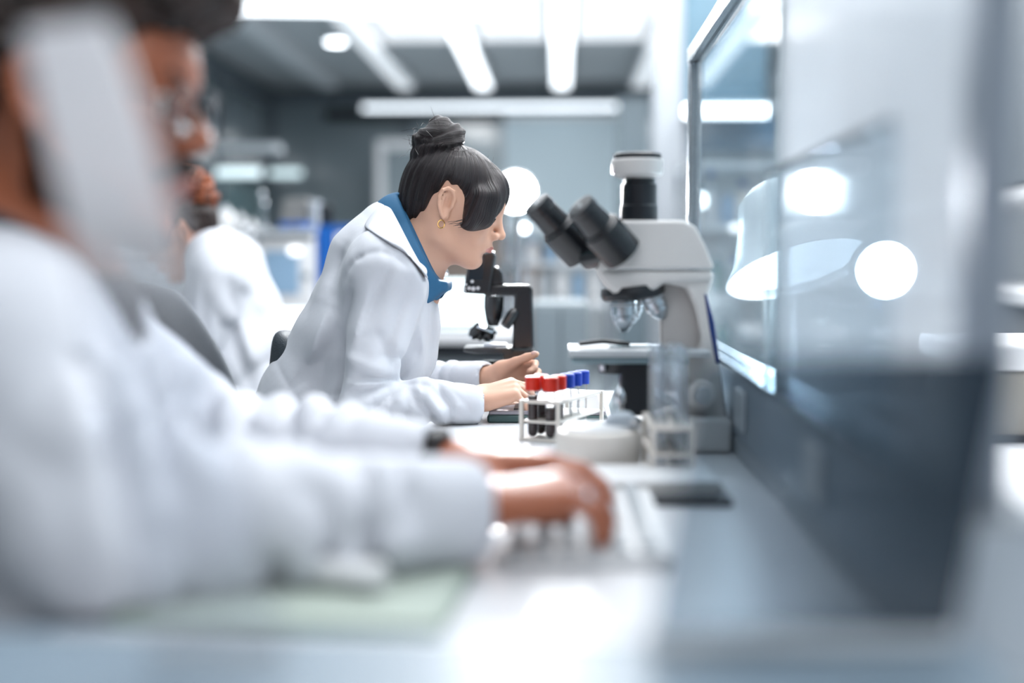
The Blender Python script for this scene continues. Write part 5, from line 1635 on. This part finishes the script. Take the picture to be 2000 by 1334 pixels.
np_mesh('lab_coat', v, F, M_COAT, man, mo_)
nk = Mp(58, 540); nax = Mp(130, 400) - nk; nax /= np.linalg.norm(nax)
e1 = np.cross((0, 1, 0), nax); e1 /= np.linalg.norm(e1)          # forward of the neck
e2 = np.cross(nax, e1)
rows = []
for r_, h_ in ((.088, .0), (.092, .030), (.108, .034), (.132, .006), (.142, -.018)):
    rows.append([Vector(nk + nax * (h_ - .022 * math.cos(th)) + (e1 * math.cos(th) + e2 * math.sin(th)) * r_) for th in np.linspace(rad(62), rad(298), 22)])
MB().grid(rows).build('coat_collar', M_COAT, man, origin=mo_, solidify=.006, subsurf=1)
# watch and ring
dirw = Vector(V3(mw2) - V3(Em2)).normalized()
wc = Vector(V3(mw2) - mo_) - dirw * .024
wt = MB().lathe([(.0300, -.013), (.0325, -.010), (.0325, .010), (.0300, .013)], wc, dirw, 30).build('watch', mat('watch_strap', (34, 26, 26), .4), man)
MB().lathe([(.016, 0), (.016, .006), (.014, .008)], wc + Vector((0, -.006, .029)), (0, -.2, 1), 24).build('watch_case', M_BLACKM, wt)
rc = Vector(mb_[0][1].c) * 0
f1 = V3((1, .22, .10)); f1 /= np.linalg.norm(f1)
rbase = mb_[-len(g1) - len(g2) + 8][1]   # first ring-finger bone holder (Cap)
for j_, (md_, pr_, k_) in enumerate(g1):
    pass
caps = [p for _, p, _ in g1]
ringcap = caps[2 * 5 + 2]               # ring finger, first bone
ra_, rb_ = ringcap.a, ringcap.b
mid = ra_ * .45 + rb_ * .55
MB().lathe([(.0104, -.003), (.0118, -.002), (.0118, .002), (.0104, .003)], Vector(mid - mo_), Vector(rb_ - ra_), 24).build('ring', M_CHROME, man)
tr = []
for s in (-1, 1):
    tr += [('+', Cap((-.56, YM + s * .09, .57), (-.16, YM + s * .11, .54), .09, .066), .02), ('+', Cap((-.16, YM + s * .11, .54), (-.20, YM + s * .11, .09), .064, .048), .02)]
v, F = sdf_mesh(tr, .010, smooth=1)
np_mesh('trousers', v, F, M_TROU, man, mo_)
shoes(man, mo_, -.20, YM, .11)

# ================= the figure at the back, turned to the left
YT = 3.2
T = lambda x, y, dy=0.0: V3(R(x, y, YT + dy))
to = V3((-.84, YT, 0))
third = thing('person', 'person with curly reddish hair seen from behind, bent over a table', 'person', to)
HT = Head(T(356, 462), rad(24), rad(180 + 14), .98)
tb_ = head_ops(HT)
hw1, hw2 = T(250, 690, -.16), T(230, 690, .12)
q1, _, _ = hand_ops(hw1, (-1, .1, -.05), (0, 1, 0), (0, 0, 1), [(.4, .5, .4)] * 4, .95)
q2, _, _ = hand_ops(hw2, (-1, -.1, -.05), (0, -1, 0), (0, 0, 1), [(.4, .5, .4)] * 4, .95)
tb_ += [('+', Cap(HT.w((-.022, 0, -.035)), T(408, 500), .054, .056), .03), ('+', Cap(T(408, 500), T(430, 560), .056, .09), .03), ('+', Cap(T(430, 560), T(480, 760), .09, .10, sy=1.3), .03),
        ('+', Cap(T(425, 535, -.13), T(425, 535, .13), .05), .03), ('+', Cap(T(425, 540, -.15), T(375, 690, -.2), .045, .038), .02), ('+', Cap(T(375, 690, -.2), hw1, .037, .024), .02),
        ('+', Cap(T(425, 540, .15), T(360, 680, .2), .045, .038), .02), ('+', Cap(T(360, 680, .2), hw2, .037, .024), .02)] + q1 + q2
v, F = sdf_mesh(tb_, .0058, smooth=1)
np_mesh('body', v, F, skin_mat('skin_tan', (196, 142, 116), (170, 104, 92)), third, to, fmat=lip_index(HT, v, F))
eye_parts(HT, third, to)
tp = [(.14, .16), (.13, .06), (.086, .056), (.060, .040), (.046, .012), (.034, -.004), (.022, .024), (-.02, .034), (-.030, .0), (-.05, -.052), (-.09, -.066), (-.16, -.02), (-.16, .16)]
v, F = sdf_mesh([('+', HT.ell((-.014, 0, .036), (.102, .081, .086)), 0), ('&', HT.poly(tp), .01)], .005, post=lambda P: waves(P, 15, 150, .0022, 4))
L = HT.local(v)
np_mesh('hair', v, F, hair_mat('hair_black', (22, 18, 18), (60, 40, 34), .5, .45), third, to, strand=np.stack([np.arctan2(L[:, 1], L[:, 0] + .03), L[:, 2], L[:, 0]], 1))
v, F = sdf_mesh([('+', Ell(T(378, 362), (.050, .06, .046)), 0), ('+', Ell(T(398, 386), (.036, .05, .036)), .01), ('+', Ell(T(362, 352), (.034, .05, .034)), .01), ('+', Ell(T(382, 404), (.036, .045, .034)), .01)],
                .0045, post=lambda P: waves(P, 21, 210, .0055, 5), margin=.02)
np_mesh('hair_knot', v, F, hair_mat('hair_red', (70, 30, 14), (176, 92, 48), .5, .5), third, to, strand=v * 6)
tc = [('+', Cap(T(432, 520), T(448, 600), .095, .128, sy=1.3), 0), ('+', Cap(T(448, 600), T(478, 700), .128, .140, sy=1.28), .02), ('+', Cap(T(478, 700), T(500, 850), .140, .155, sy=1.25), .03),
      ('+', Cap(T(425, 535, -.12), T(425, 535, .12), .075), .05), ('+', Cap(T(416, 488), T(462, 520), .055, .07, sy=1.5), .04),
      ('+', Cap(T(425, 545, -.155), T(378, 692, -.205), .076, .056), .03), ('+', Cap(T(378, 692, -.205), T(268, 690, -.165), .054, .036), .02),
      ('+', Cap(T(425, 545, .155), T(362, 682, .205), .076, .056), .03), ('+', Cap(T(362, 682, .205), T(248, 690, .13), .054, .036), .02),
      ('-', Cap(T(380, 440), T(405, 500), .06, .064), .01)]
fdt = []
for a in [(405, 560, -.2, 408, 700, -.2, .016, .018), (420, 590, -.2, 470, 740, -.2, .014, .012), (440, 580, -.19, 500, 720, -.18, .018, -.010), (470, 560, -.15, 530, 690, -.15, .016, .008), (380, 520, -.2, 350, 640, -.25, .016, .010),
          (450, 650, -.2, 490, 780, -.2, .014, .012), (500, 640, -.16, 540, 760, -.15, .014, .008)]:
    fdt.append((T(*a[0:3]), T(*a[3:6]), a[6], a[7]))
def third_post(P):
    c = (P[:, 0] * -.85 + P[:, 2] * .45) / .045 + np.sin(P[:, 2] * 17) + .5 * np.sin(P[:, 1] * 22)
    return waves(P, 33, 18, .002) + sum(groove(a, b, w, m_, P) for a, b, w, m_ in fdt) + .010 * np.clip((1.06 - P[:, 2]) / .1, 0, 1) * ((1 - np.abs(np.sin(c))) ** 1.3 - .35)
v, F = sdf_mesh(tc, .0065, post=third_post, margin=.025, smooth=1)
np_mesh('lab_coat', v, F, M_COAT, third, to)
tr = []
for s in (-1, 1):
    tr += [('+', Cap((-.80, YT + s * .09, .56), (-1.22, YT + s * .11, .53), .088, .066), .02), ('+', Cap((-1.22, YT + s * .11, .53), (-1.16, YT + s * .11, .09), .064, .048), .02)]
v, F = sdf_mesh(tr, .012, smooth=1)
np_mesh('trousers', v, F, M_TROU, third, to)
shoes(third, to, -1.16, YT, .11, -1)
